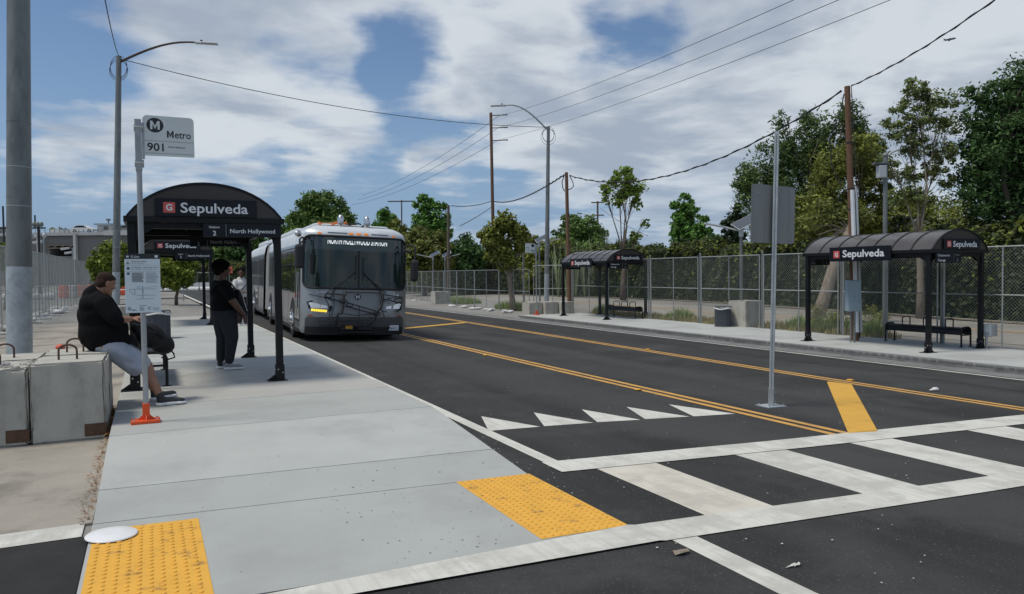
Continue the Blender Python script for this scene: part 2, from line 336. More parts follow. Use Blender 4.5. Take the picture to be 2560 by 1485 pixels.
# road
def road_sheet(name,poly,dz,m):
    g=MB(); g.add([(x,y,rz(x)+dz) for x,y in poly],[tuple(range(len(poly)))]); return struct(g.build(name,m))
ys=[-30,4.2]+list(np.arange(6,110,4))
g=MB(); g.grid(lambda u,v:(u,v,rz(u)+.002),[-.40,3,6,9,12,15.1],[-30,0,4.36]); g.grid(lambda u,v:(u,v,rz(u)+.002),[2.96,6,9,12,15.1],[4.36]+list(range(6,128,6)))
struct(g.build('road','asphalt'))
g=MB(); g.grid(lambda u,v:(u,v,rz(u)+.007),[14.55,15.26],[0,30,66,120]); struct(g.build('gutter','gutter_grey'))
# left platform: level slab, ramp down to the crossing, apron at road level
def zl(x,y):
    lo=rz(x)+.012
    if y>=8.3: return 0.
    if y<=5.88: return lo
    t=(y-5.88)/(8.3-5.88); return lo*(1-t)
g=MB(); xs=np.linspace(-.39,2.98,8)
def slab(name,y0,y1,n,m):
    g=MB(); yy=np.linspace(y0,y1,n); g.grid(lambda u,v:(u,v,zl(u,v)),xs,yy)
    for k in (xs[0],xs[-1]): g.grid(lambda u,v:(k,v,u*zl(k,v)+(1-u)*-.4),[0,1],yy)
    for q in (y0,y1): g.grid(lambda u,v:(u,q,v*zl(u,q)+(1-v)*-.4),xs,[0,1])
    return struct(g.build(name,m))
jn=[4.2,5.86,6.62,8.35,10.1,13.1,16.1,19.1,22.1,25.1,28.1,31.6]
for i in range(len(jn)-1):
    slab('platform',jn[i]+.006,jn[i+1]-.006,8 if jn[i]<8 else 3,('concrete_ramp','concrete_ramp','concrete_new','concrete_ramp','concrete_tan','concrete_new')[i%6])
g=MB(); g.box(-.47,-.395,5.9,31.6,-.3,-.128); struct(g.build('kerb','concrete_old'))
g=MB(); g.box(-.38,2.96,4.25,31.5,-.5,-.32); struct(g.build('platform_bed','kerb_dark'))
# right platform
for a,b in((-4,6.3),(6.3,12.4),(12.4,18.5),(18.5,24.6),(24.6,31.0)):
    g=MB(); g.box(15.42,18.62,a+.005,b-.005,-.62,-.40); struct(g.build('far_platform','concrete_new'))
g=MB(); g.prism([(15.25,-.60),(15.25,-.43),(15.27,-.405),(15.415,-.402),(15.415,-.6)],'y',-4,30.6); struct(g.build('far_kerb','gutter_grey'))
g=MB()
for i in range(160):   # rough weathered lip along the kerb top
    y=-2+i*.205; g.bbox(15.243,15.262,y,y+.2*random.uniform(.5,1),-.455+random.uniform(-.012,.012),-.408,.004)
struct(g.build('kerb_lip','kerb_dark'))
# markings
W='paint_white'
def strip(name,x0,x1,y0,y1,m,dz=.006): return road_sheet(name,[(x0,y0),(x1,y0),(x1,y1),(x0,y1)],dz,m)
strip('edge_line',14.34,14.46,-4,118,W)
strip('edge_line',3.33,3.48,6.1,31,W); strip('edge_line',3.10,3.30,-20,3.98,W,.006)
for x in(7.02,7.22): strip('centre_line',x-.055,x+.055,6.02 if x<7.1 else 6.0,60,'paint_yellow',.006)
def curved(name,xc,ys,wd,m):
    g=MB(); g.grid(lambda u,v:(xc(v)+u,v,rz(xc(v)+u)+.006),[-wd/2,wd/2],ys); return struct(g.build(name,m))
xc=lambda y:11.0+max(0,y-9)*.034
yy=list(np.arange(-6,62,2.))
curved('centre_line',lambda y:xc(y)-.1,yy,.11,'paint_yellow'); curved('centre_line',lambda y:xc(y)+.1,yy,.11,'paint_yellow')
road_sheet('hatch_stripe',[(7.22,6.03),(7.63,5.96),(10.82,8.97),(10.74,9.38),(10.66,9.35)],.010,'paint_yellow_new')
for k in (2,):
    dy=9.4*k; x1=xc(9.2+dy)-.2
    road_sheet('hatch_stripe',[(7.3,6.0+dy),(7.3,5.6+dy),(x1,8.98+dy),(x1,9.42+dy)],.010,'paint_yellow_new')
far=lambda x:6.36-.048*x if x<6 else 6.07-(x-6)*.022
nea=lambda x:5.98-.05*x if x<6 else 5.68-(x-6)*.03
lt=lambda x:4.335+(x-3)*.065 if x<3 else (4.335-.05*(x-3) if x<7 else 4.135)
lb=lambda x:3.985-(3-x)*.00 if x<3 else (3.985-.045*(x-3) if x<7 else 3.805)
def band(name,f0,f1,x0,x1,m,dz):
    g=MB(); xs_=np.concatenate([np.linspace(x0,3,6),np.linspace(3.05,x1,12)]) if x0<3 else np.linspace(x0,x1,14); g.grid(lambda u,v:(u,f0(u)*(1-v)+f1(u)*v,rz(u)+(dz if u<3.02 else .010)),xs_,[0,1]); return struct(g.build(name,m))
band('crossing_band',nea,far,3.30,15.0,W,.0100); band('crossing_band',lb,lt,.30,15.0,W,.0170)
for i,(x0,x1) in enumerate(((3.66,4.30),(5.24,5.89),(6.80,7.44),(8.72,9.42),(10.6,11.3),(12.4,13.1))):
    g=MB(); g.add([(x0,lt(x0)+.002,rz(x0)+.006),(x1,lt(x1)+.002,rz(x1)+.006),(x1+.0,nea(x1)-.002,rz(x1)+.006),(x0+.0,nea(x0)-.002,rz(x0)+.006)],[(0,1,2,3)]); struct(g.build('crossing_bar','paint_cream' if i in(0,) else W))
for a,b,c in(((3.74,8.64),(3.45,7.76),(4.11,7.75)),((4.48,8.62),(4.17,7.76),(4.83,7.72)),((5.19,8.59),(4.89,7.73),(5.48,7.66)),((5.87,8.53),(5.56,7.67),(6.20,7.60)),((6.55,8.48),(6.26,7.59),(6.90,7.53))):
    road_sheet('yield_triangle',[b,c,a],.006,W)
a,b=G(456.5,736,-.14),G(530,769,-.14)
g=MB(); g.add([(a.x-.1,a.y,-.139),(a.x+.1,a.y,-.139),(b.x+.1,b.y,-.139),(b.x-.1,b.y,-.139)],[(0,1,2,3)]); struct(g.build('lot_line',W))
for y,wd,c in((62,1.6,'asphalt'),(92,4,'asphalt')):
    g=MB(); g.add([(-3.2,y,-.141),(2.98,y+3,-.141),(2.98,y+3+wd,-.141),(-3.2,y+wd,-.141)],[(0,1,2,3)]); struct(g.build('tar_strip',c))
# tactile pads with real domes
def tactile(x0,x1,y0,y1,label):
    t=empty('tactile_pad',(x0,y0,zl((x0+x1)/2,y0)+.004),0,label,'tactile pad','yellow tactile pads')
    cx=(x0+x1)/2; sl_=-.025
    g=MB(); g.add([(0,0,-sl_*(cx-x0)*-1),(x1-x0,0,sl_*(x1-cx)),(x1-x0,y1-y0,sl_*(x1-cx)),(0,y1-y0,sl_*(x0-cx))],[(0,1,2,3)]); 
    g.v[0]=(0,0,sl_*(x0-cx))
    g.add([(x,y,z-.03) for x,y,z in g.v]+list(g.v),[(0,1,5,4),(1,2,6,5),(2,3,7,6),(3,0,4,7)])
    g.build('mat','tactile_yellow',t)
    g=MB(); x=.035
    while x<x1-x0-.03:
        y=.035
        while y<y1-y0-.03:
            zb=sl_*(x0+x-cx); n=8; o=len(g.v)
            for r,h in((.0165,-.001),(.014,.005),(.009,.007)):
                for k in range(n): q=2*math.pi*k/n; g.v.append((x+r*math.cos(q),y+r*math.sin(q),zb+h))
            for j in(0,1):
                for k in range(n): g.f.append((o+j*n+k,o+j*n+(k+1)%n,o+(j+1)*n+(k+1)%n,o+(j+1)*n+k)); g.m.append(0)
            g.f.append(tuple(o+2*n+k for k in range(n))); g.m.append(0)
            y+=.061
        x+=.061
    d=g.build('dome_field','tactile_yellow',t); d['kind']='stuff'
tactile(-.37,.275,4.25,5.70,'yellow bumpy tactile pad at the bottom left with a white lid on its corner')
tactile(2.30,2.99,4.33,5.86,'yellow bumpy tactile pad at the kerb beside the crosswalk bars, worn at its near corner')
# ================================================================ bus shelters
SW,SL=1.936,3.54
def arch_z(x):   # roof profile, local x from -.05 to 1.99
    c=SW/2; h=1.02; t=(x-c)/h; return 2.405+.475*(math.sqrt(max(0,1.30-t*t))-math.sqrt(.30))/(math.sqrt(1.30)-math.sqrt(.30))
def make_shelter(side):
    """side 'L': road on +x, signs on right half; 'R': road on -x"""
    t=empty('bus_shelter',(0,0,0))
    for (x,y) in((0,0),(SW,0),(0,SL),(SW,SL)):
        g=MB(); g.bbox(x-.05,x+.05,y-.05,y+.05,.2,2.34,.008)
        p=g.build('post','black_steel',t)
        g=MB(); g.bbox(x-.062,x+.062,y-.062,y+.062,.0,.24,.006)
        sx=-1 if x==0 else 1
        g.prism([(x-.17,.012),(x-.055,.13),(x+.055,.13),(x+.17,.012)],'y',y-.02,y+.02) if side=='R' and x==0 else g.prism([(x-.18,.012),(x-.055,.10),(x,.10),(x,.012)],'y',y-.02,y+.02)
        g.bbox(x-.18,x+.10 if side=='L' else x+.18,y-.11,y+.11,0,.014,.004)
        g.build('base_plate','black_steel',p)
        for q in((-.03,.17),(.035,.12)):
            g=MB(); g.ell((x+q[0],y-.066,q[1]),(.011,.008,.011),8,6); g.build('bolt','alu',p); g=MB(); g.ell((x-.066,y+q[0],q[1]),(.008,.011,.011),8,6); g.build('bolt','alu',p)
    # beams
    b0,b1=-.09,SW+.09
    g=MB(); g.bbox(b0,b1,-.13,-.03,2.325,2.405,.006); g.bbox(b0,b1,SL+.03,SL+.13,2.325,2.405,.006)
    g.bbox(b0,b0+.1,-.03,SL+.03,2.325,2.405,.006); g.bbox(b1-.1,b1,-.03,SL+.03,2.325,2.405,.006)
    for y in(0,SL): g.box(.05,SW-.05,y-.03,y+.03,2.24,2.32)
    for x in(0,SW): g.box(x-.03,x+.03,.05,SL-.05,2.24,2.32)
    for y in(0,SL):   # gussets
        for x,s in((.05,1),(SW-.05,-1)): g.prism([(x,2.24),(x+s*.22,2.24),(x+s*.10,2.17),(x+s*.02,2.10),(x,2.0)],'y',y-.015,y+.015)
    for x in(0,SW):
        for y,s in((.05,1),(SL-.05,-1)): g.prism([(y,2.24),(y+s*.22,2.24),(y+s*.10,2.17),(y+s*.02,2.10),(y,2.0)],'x',x-.015,x+.015)
    g.build('beam_frame','black_steel',t)
    # roof skin
    xs=np.linspace(-.05,SW+.05,22)
    g=MB(); g.grid(lambda u,v:(u,v,arch_z(u)),xs,[-.12,SL+.12]); g.grid(lambda u,v:(u,v,arch_z(u)-.008),xs,[-.12,SL+.12])
    rf=g.build('canopy','canopy_smoke',t,smooth=True)
    nr=7
    for i in range(nr+1):
        y=-.12+(SL+.24)*i/nr; g=MB(); w_=.022
        g.grid(lambda u,v:(u,y+(-w_ if v in(0,3) else w_),arch_z(u)+(.014 if v in(0,1) else -.02)),xs,[0,1,2,3,0]); g.build('rib','black_steel',rf)
    for y,n in((-.118,'gable'),(SL+.118,'gable')):
        g=MB(); P=[(u,y,arch_z(u)-.012) for u in xs]; o=len(P); g.add(P+[(u,y,2.405) for u in xs],[(i,i+1,i+1+o,i+o) for i in range(o-1)]); 
        g.build(n,'canopy_gable',t)
        g=MB(); g.tube([(u,y,arch_z(u)-.006) for u in xs],.014,6); g.build('gable_trim','black_steel',t)
    # gable signs
    for y in(-.15,SL+.10):
        g=MB(); g.bbox(.30,1.64,y-.012,y+.012,2.41,2.655,.003); s=g.build('station_sign','black_sign',t)
        g=MB(); g.box(.405,.555,y-.0145,y-.0125,2.455,2.60); g.build('line_logo','logo_red',s)
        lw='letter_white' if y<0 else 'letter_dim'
        text('G','lettering',lw,s,(.48,y-.0165,2.487),FRONT,h=.088,align='CENTER',bold=.03)
        text('Sepulveda','lettering',lw,s,(.625,y-.0145,2.462),FRONT,h=.142,w=.89,bold=.015)
        if side=='L':
            g=MB(); g.bbox(.91,SW+.04,y+.02,y+.045,2.125,2.318,.003); d=g.build('platform_sign','black_sign',t)
            yy_=y+.018
            text('Platform','lettering',lw,d,(1.06,yy_,2.252),FRONT,h=.030,align='CENTER',bold=.015)
            text('2','lettering',lw,d,(1.06,yy_,2.150),FRONT,h=.066,align='CENTER',bold=.02)
            g=MB(); g.box(1.212,1.218,yy_-.001,yy_,2.13,2.315); g.build('divider','ink_grey',d)
            text('North Hollywood','lettering',lw,d,(1.27,yy_,2.185),FRONT,h=.062,w=.62,bold=.012)
        else:
            g=MB(); g.bbox(.06,.98,y+.02,y+.045,2.085,2.318,.003); d=g.build('platform_sign','black_sign',t); yy_=y+.018
            if y>0: yy_-=.0
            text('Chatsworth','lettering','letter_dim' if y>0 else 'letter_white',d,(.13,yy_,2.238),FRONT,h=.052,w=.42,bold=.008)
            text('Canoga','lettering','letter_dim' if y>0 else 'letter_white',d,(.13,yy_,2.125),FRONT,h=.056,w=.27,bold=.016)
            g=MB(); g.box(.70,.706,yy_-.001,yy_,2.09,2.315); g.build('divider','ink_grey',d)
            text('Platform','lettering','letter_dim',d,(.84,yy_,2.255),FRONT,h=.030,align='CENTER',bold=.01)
            text('1','lettering','letter_white',d,(.84,yy_,2.125),FRONT,h=.062,align='CENTER',bold=.01)
    if side=='R':   # long name board on the road side
        g=MB(); g.bbox(-.125,-.098,.90,2.72,2.165,2.535,.004); s=g.build('name_board','black_sign',t)
        g=MB(); g.box(-.1275,-.1255,2.40,2.585,2.255,2.44); g.build('line_logo','logo_red',s)
        text('G','lettering','letter_white',s,(-.129,2.493,2.295),SIDEL,h=.105,align='CENTER',bold=.03)
        text('Sepulveda','lettering','letter_white',s,(-.128,2.30,2.275),SIDEL,h=.185,w=1.22,bold=.022)
    return t
def make_bench(hoop_step=.60,hoop0=.45):
    t=empty('bench',(0,0,0)); L_,Wd=2.15,.36
    prof=[(0,.30),(.0,.40),(.03,.45),(.08,.475),(.18,.48),(.28,.475),(.33,.45),(.36,.40),(.36,.30)]
    g=MB(); o=0
    for d in(0,-.012):
        g.grid(lambda u,v:(prof[u][0]+(0 if d==0 else (.012 if u<4 else (-.012 if u>4 else 0))),v,prof[u][1]+(d if 0<u<8 else 0)),range(9),[.03,L_-.03])
    s=g.build('seat','black_steel',t,smooth=True,auto=50)
    for y in(0.02,L_-.02):
        g=MB(); g.tube([(.0,y,0),(0,y,.40),(.02,y,.45),(.07,y,.485),(.18,y,.492),(.29,y,.485),(.34,y,.45),(.36,y,.40),(.36,y,0)],.022,8); g.tube([(0,y,.30),(.36,y,.30)],.018,6)
        e=g.build('end_frame','black_steel',t)
        for x in(0,.36):
            g=MB(); g.bbox(x-.06,x+.06,y-.03,y+.03,0,.012,.003); g.build('foot','black_steel',e)
    for k in range(3):
        y=hoop0+hoop_step*k
        g=MB(); g.tube([(.03,y,.45),(.03,y,.64),(.04,y,.672),(.07,y,.685),(.29,y,.685),(.32,y,.672),(.33,y,.64),(.33,y,.45)],.015,8); g.build('armrest','black_steel',t)
    return t
shL=make_shelter('L'); shL.location=(-.203,11.571,0); tag(shL,'nearest black bus shelter on the left, its North Hollywood sign above the waiting woman','bus shelter','black bus shelters')
copy_tree(shL,loc=(-.138,25.85,0),label='farther left-platform bus shelter seen through the nearest one, beside the bus')
shR=make_shelter('R'); shR.location=(16.31,11.41,-.40); tag(shR,'bus shelter on the far platform at the right, by the blue-grey utility box','bus shelter','black bus shelters')
copy_tree(shR,loc=(16.78,25.75,-.40),label='farther bus shelter across the road, beside the distant stop flag')
b=make_bench(); b.location=(-.16,11.76,0); tag(b,'black metal bench behind the info panel, beside the sitting man','bench','black metal benches')
copy_tree(b,loc=(18.02,11.72,-.40),label='black metal bench with three hoops under the right-hand shelter')
copy_tree(b,loc=(18.02,25.5,-.40),label='small distant black bench under the farther shelter across the road')
copy_tree(b,loc=(-.10,26.3,0),label='distant black bench under the farther left shelter, mostly hidden')
# ================================================================ litter bins
def make_bin():
    t=empty('litter_bin',(0,0,0)); r=.28
    g=MB(); n=36
    for k in range(n):   # expanded-metal diamonds
        for s in(1,-1):
            for j in range(0,4):
                a0=2*math.pi*(k+s*j*.9)/n; a1=2*math.pi*(k+s*(j+1)*.9)/n
                p0=Vector((r*math.cos(a0),r*math.sin(a0),.03+j*.165)); p1=Vector((r*math.cos(a1),r*math.sin(a1),.03+(j+1)*.165)); g.tube([p0,p1],.0055,4,caps=False)
    g.build('mesh_wall','plastic_grey',t)
    g=MB(); g.tube([(0,0,.03),(0,0,.64)],[r-.02,r-.02],28); g.build('liner','plastic_grey',t)
    g=MB(); 
    for z in(.02,.70): g.tube([(r*math.cos(q),r*math.sin(q),z) for q in np.linspace(0,2*math.pi,33)],.016,6)
    for q in np.linspace(0,2*math.pi,7)[:-1]: g.box(-.012,.012,-.004,.004,0,.70,M=Matrix.Translation((r*math.cos(q),r*math.sin(q),0))@Matrix.Rotation(q+math.pi/2,4,'Z'))
    g.build('rim','plastic_grey',t)
    g=MB(); g.tube([(r*1.03*math.cos(q),r*1.03*math.sin(q),.63+.02*math.sin(3*q)) for q in np.linspace(0,2*math.pi,33)],.028,6); g.build('bag_edge','bag_white',t)
    return t
bn=make_bin(); bn.location=(.19,21.0,0); tag(bn,'dark mesh litter bin behind the info panel on the left platform','litter bin','mesh litter bins')
copy_tree(bn,loc=(18.05,20.3,-.40),label='dark round mesh litter bin with white liner on the far platform')
# ================================================================ stop flags
def make_stop(tall,wide,panel):
    t=empty('bus_stop_sign',(0,0,0)); 
    g=MB(); g.tube([(0,0,0.05),(0,0,2.95)],.029,10); g.build('pole','galv',t)
    g=MB(); g.bbox(-.033,.033,-.033,.033,2.7,3.25,.006); g.tube([(-.04,0,3.16),(.05,0,3.16)],.04,8); g.tube([(-.04,0,2.78),(.05,0,2.78)],.04,8); g.build('sleeve','galv',t)
    g=MB(); g.bbox(.035,.06,-.006,.006,2.83,3.22,.002); g.build('bracket','galv_light',t)
    g=MB(); P=[]
    x0,x1,z0,z1,r=.045,.55,2.87,3.30,.045
    for cx,cz,a in((x1-r,z1-r,0),(x0+r,z1-r,90),(x0+.01,z0+.01,180),(x1-.01,z0+.01,270)):
        rr=r if cz>3 else .01
        for q in range(0,91,15): P.append((cx+rr*math.cos(math.radians(a+q)),cz+rr*math.sin(math.radians(a+q))))
    g.prism(P,'y',-.004,.004); s=g.build('flag_panel','sign_white',t)
    y=-.0055
    g=MB(); n=40; g.add([(.165+.083*math.cos(2*math.pi*k/n),y,3.198+.078*math.sin(2*math.pi*k/n)) for k in range(n)],[tuple(range(n))]); g.build('roundel','ink_black',s)
    m_glyph(s,'sign_white',.165,y-.002,3.152,.094,.092)
    m_glyph(s,'ink_black',.313,y,3.072,.066,.074); text('etro','lettering','ink_black',s,(.357,y,3.072),FRONT,h=.078,w=.160,bold=.012)
    text('901','lettering','ink_black',s,(.085,y,2.925),FRONT,h=.086,w=.16,bold=.018)
    text('North Hollywood','lettering','ink_black',s,(.29,y,2.965),FRONT,h=.018,w=.165,bold=.012)
    g=MB(); g.box(.06,.545,y-.001,y,3.028,3.031); g.box(.06,.545,y-.001,y,2.898,2.901); g.build('rule_line','ink_grey',s)
    if panel:
        x0,x1,z0,z1=-.165,.175,1.19,1.815
        g=MB(); g.bbox(x0,x1,-.052,-.046,z0,z1,.002); s=g.build('info_panel','sign_paper',t); y=-.0535
        g=MB(); g.box(x0,x1,y-.001,y,z1-.052,z1+.004); g.build('header','ink_black',s)
        text('G Line','lettering','sign_paper',s,(x0+.062,y-.002,z1-.038),FRONT,h=.022,bold=.02)
        g=MB(); g.box(x0+.02,x0+.042,y-.002,y-.001,z1-.036,z1-.018); g.box(x1-.05,x1-.02,y-.002,y-.001,z1-.04,z1-.014); g.build('pictogram','sign_paper',s)
        text('Temporary Detour','lettering','ink_black',s,(x0+.062,y,z1-.085),FRONT,h=.014,w=.15,bold=.012)
        text('Desvio temporal','lettering','ink_grey',s,(x0+.062,y,z1-.106),FRONT,h=.013,w=.13)
        g=MB(); g.add([(x0+.014,y,z1-.108),(x0+.05,y,z1-.108),(x0+.032,y,z1-.076)],[(0,1,2)])
        for dz in(-.122,-.188): g.box(x0+.005,x1-.005,y-.0008,y,z1+dz,z1+dz+.0015)
        g.build('rule_line','ink_grey',s)
        g=MB(); 
        for cz,rr in((-.152,.016),(-.208,.0145)): g.add([(x0+.034+rr*math.cos(k*.3927),y,z1+cz+rr*math.sin(k*.3927)) for k in range(16)],[tuple(range(16))])
        g.build('roundel','ink_blue',s)
        text('Sat 5/30/2026 - Until Further Notice','lettering','ink_black',s,(x0+.062,y,z1-.150),FRONT,h=.012,w=.26,bold=.012)
        text('Sab 5/30/2026 - Hasta nuevo aviso','lettering','ink_grey',s,(x0+.062,y,z1-.172),FRONT,h=.012,w=.24)
        g=MB(); g2=MB()
        for i in range(9): 
            g.box(x0+.066,x0+.066+random.uniform(.10,.125),y-.0008,y,z1-.205-i*.0115,z1-.200-i*.0115)
            g2.box(x0+.20,x0+.20+random.uniform(.09,.12),y-.0008,y,z1-.205-i*.0125,z1-.201-i*.0125)
        g.build('body_copy','ink_black',s); g2.build('body_copy','ink_grey',s)
        g=MB(); q=lambda pts,r_=.0018:[g.tube([(x0+a,y,z1-b_) for a,b_ in pts],r_,4)]
        q([(.04,.375),(.29,.372)]); q([(.04,.375),(.045,.40),(.075,.425),(.115,.44),(.29,.44)]); q([(.09,.377),(.09,.425)]); q([(.165,.34),(.165,.48)],.0028); q([(.12,.34),(.12,.372)]); q([(.14,.34),(.14,.372)]); q([(.10,.48),(.27,.477)]); q([(.18,.36),(.31,.345)],.0012); q([(.17,.385),(.17,.41)],.003)
        g.build('route_map','ink_grey',s)
        g=MB(); g.box(x0+.13,x0+.20,y-.0008,y,z0+.072,z0+.078)
        for i in range(4): g.box(x0+.13,x0+.175,y-.0008,y,z0+.022+i*.011,z0+.026+i*.011); g.box(x0+.21,x0+.24,y-.0008,y,z0+.03+i*.009,z0+.033+i*.009); g.box(x0+.26,x0+.32,y-.0008,y,z0+.022+i*.008,z0+.024+i*.008)
        g.build('small_print','ink_grey',s)
        g=MB(); g.add([(x0+.035+.017*math.cos(k*.3927),y,z0+.045+.017*math.sin(k*.3927)) for k in range(16)],[tuple(range(16))]); g.build('roundel','ink_green',s)
        m_glyph(s,'sign_paper',x0+.035,y-.001,z0+.036,.018,.018)
        text('Metro','lettering','ink_green',s,(x0+.058,y,z0+.024),FRONT,h=.014,bold=.03)
    return t
st=make_stop(1,1,True); st.location=(-.06,8.95,.0); st.rotation_euler=(0,math.radians(-.1),0); tag(st,'tall grey pole with white 901 flag and white information panel, on an orange base','bus stop sign','bus stop signs')
g=MB(); g.bbox(-.15,.135,-.10,.10,0,.035,.006); g.bbox(-.036,.036,-.036,.036,.03,.21,.005)
g.prism([(-.085,.035),(-.036,.085),(.036,.085),(.085,.035)],'y',-.006,.006); g.prism([(-.085,.035),(-.036,.085),(.036,.085),(.085,.035)],'x',-.006,.006)
ob=g.build('base_bracket','orange_base',st)
for x in(-.12,.105):
    for y in(-.07,.07): g=MB(); g.cyl((x,y,.03),(x,y,.05),.011,n=8); g.build('bolt','alu',ob)
s2=copy_tree(st,loc=(16.08,30.55,-.40),label='small distant white stop flag on an orange foot, across the road by the concrete blocks')
for c in kids(s2):
    if c.name.startswith('info_panel'):
        for cc in kids(c): bpy.data.objects.remove(cc)
        bpy.data.objects.remove(c)
    elif c.name.startswith('flag_panel') or c.name.startswith('bracket'):
        c.scale=(-1,1,1)
        for cc in kids(c):
            if cc.name.startswith('lettering'):
                cc.scale=(-1,1,1); w_=cc.dimensions.x; cc.location.x+=w_ if abs(cc.location.x-.15)>.01 else 0
# ================================================================ sign standing in the road, seen from behind
t=empty('road_sign',(7.82,7.82,rz(7.82)),0,'grey back of a road sign on a perforated steel post standing in the road','road sign')
t.rotation_euler=(0,math.radians(1.6),0)
def perf(name,a,h0,h1,x0,parent,m):
    """square tube whose four faces have rows of punched holes"""
    g=MB(); step=.0254*1.06; 
    n=int((h1-h0)/step); hw=.0085
    for ax in range(4):
        R=Matrix.Rotation(ax*math.pi/2,4,'Z')
        def q(xa,xb,za,zb): 
            g.add([R@Vector((xa,-a,za)),R@Vector((xb,-a,za)),R@Vector((xb,-a,zb)),R@Vector((xa,-a,zb))],[(0,1,2,3)])
        q(-a,-hw,h0,h0+n*step); q(hw,a,h0,h0+n*step)
        for i in range(n): q(-hw,hw,h0+i*step+2*hw*.0+.016,h0+(i+1)*step)
    return g.build(name,m,parent)
pp=perf('post',.030,.02,3.86,0,t,'galv_light')
pp.rotation_euler=(0,0,math.radians(40))
g=MB(); g.box(-.02,.02,-.02,.02,.02,3.8); o=g.build('post_core','galv_dark',t); o.rotation_euler=(0,0,math.radians(40))
g=MB(); g.bbox(-.037,.037,-.037,.037,.0,.26,.003); o=g.build('sleeve','galv',t); o.rotation_euler=(0,0,math.radians(40))
g=MB(); g.bbox(-.17,.17,-.13,.13,0,.016,.004); pl=g.build('base_plate','galv_light',t)
for x in(-.13,.13):
    for y in(-.1,.1): g=MB(); g.cyl((x,y,.01),(x,y,.035),.012,n=8); g.build('bolt','alu',pl)
for z in(.07,.2): g=MB(); g.ell((.03,-.045,z),(.01,.01,.01),8,6); g.build('bolt','alu',pl)
g=MB(); P=[]; x0,x1,z0,z1,r=-.40,.42,2.29,3.10,.06
for cx,cz,a in((x1-r,z1-r,0),(x0+r,z1-r,90),(x0+r,z0+r,180),(x1-r,z0+r,270)):
    for q in range(0,91,15): P.append((cx+r*math.cos(math.radians(a+q)),cz+r*math.sin(math.radians(a+q))))
g.prism(P,'y',.045,.049); s=g.build('sign_plate','sign_back',t)
g=MB()
for x,z in((-.28,2.98),(.30,2.42),(.0,2.98),(0,2.42)): g.ell((x,.043,z),(.010,.004,.010),8,6)
g.build('rivet','alu',s)
# ================================================================ concrete blocks and their loops
def block(x0,x1,y0,y1,z0,z1,label,rz_=0,group='concrete counterweight blocks',loops=True,fork=True,broken=False):
    t=empty('concrete_block',((x0+x1)/2,(y0+y1)/2,z0),rz_,label,'concrete block',group); a,b,h=(x1-x0)/2,(y1-y0)/2,z1-z0
    bm=bmesh.new(); bmesh.ops.create_cube(bm,size=1)
    for v in bm.verts: v.co=Vector((v.co.x*2*a,v.co.y*2*b,h/2+v.co.z*h))
    bmesh.ops.bevel(bm,geom=bm.edges[:],offset=.022,segments=2,affect='EDGES')
    bmesh.ops.subdivide_edges(bm,edges=bm.edges[:],cuts=5,use_grid_fill=True)
    for v in bm.verts:
        k=.0025+(.006 if abs(v.co.x)>a-.03 and (abs(v.co.y)>b-.03 or v.co.z>h-.03) else 0)
        v.co+=Vector([random.uniform(-k,k) for _ in range(3)])
        if broken and v.co.z>h-.03: v.co.z+=random.uniform(-.03,.008)
    me=bpy.data.meshes.new('body'); bm.to_mesh(me); bm.free(); me.materials.append(MATS['concrete_block']); me.polygons.foreach_set('use_smooth',[True]*len(me.polygons)); me.set_sharp_from_angle(angle=math.radians(40))
    o=bpy.data.objects.new('body',me); C.objects.link(o); o.parent=t
    if fork:
        g=MB(); g.box(a-.20,a+.004,-b-.006,-b+.1,.04,.17); g.box(a-.10,a-.096,-b-.009,-b,.05,.165); g.build('fork_pocket','rust',t)
    if loops:
        for cx in(-.02,):
            g=MB(); g.tube([(cx-.085,-.1,h-.05)]+[(cx-.085*math.cos(q),-.1,h+.10+.06*math.sin(q)) for q in np.linspace(0,math.pi,9)]+[(cx+.085,-.1,h-.05)],.011,7); g.build('lifting_loop','rust',t)
    return t
block(-1.125,-.445,9.0,9.85,-.14,.69,'clean squarish concrete block with a rusty lifting loop, nearest the platform')
block(-1.82,-1.14,9.0,9.85,-.14,.66,'concrete block with broken crumbling top at the left edge',broken=True)
block(-1.125,-.445,9.9,10.75,-.14,.69,'concrete block the man in shorts sits on',fork=False)
block(-1.82,-1.14,9.9,10.75,-.14,.66,'concrete block behind the broken one, beside the thick pole',fork=False)
tp=Vector((-1.45,9.3,.67)); g=MB()
for k in range(70):
    p=tp+Vector((random.uniform(-.33,.34),random.uniform(-.28,.4),-.005)); r=random.uniform(.008,.035); g.ell(p,(r,r*random.uniform(.6,1),r*.6),6,4)
tag(g.build('concrete_rubble','concrete_broken'),'pale broken concrete crumbs on top of the left-edge block','rubble',kind='stuff')
for i,(u) in enumerate((282,303)):
    p=at(u,790,24.5); block(p.x-.36,p.x+.36,p.y-.4,p.y+.4,-.14,.62,('small distant concrete block behind the sitting man, left of the pair','small distant concrete block behind the sitting man, next to the info panel')[i],fork=False,loops=False)
for i in range(3):
    block(16.0+i*.72,16.69+i*.72,31.1-i*.25,31.9-i*.25,-.55,.16,('left','middle','right')[i]+' grey concrete block of the far row behind the distant stop flag',fork=False,loops=False)
p=G(1885,818,-.42); block(p.x-.45,p.x+.4,p.y-.1,p.y+.8,-.46,.50,'pale concrete block behind the fence beside the far litter bin',fork=False,loops=False)
p=G(1103,760,-.5); block(p.x-.45,p.x+.6,p.y-.1,p.y+.8,-.5,.35,'distant concrete block behind the far fence, at the solar lamps',fork=False,loops=False)
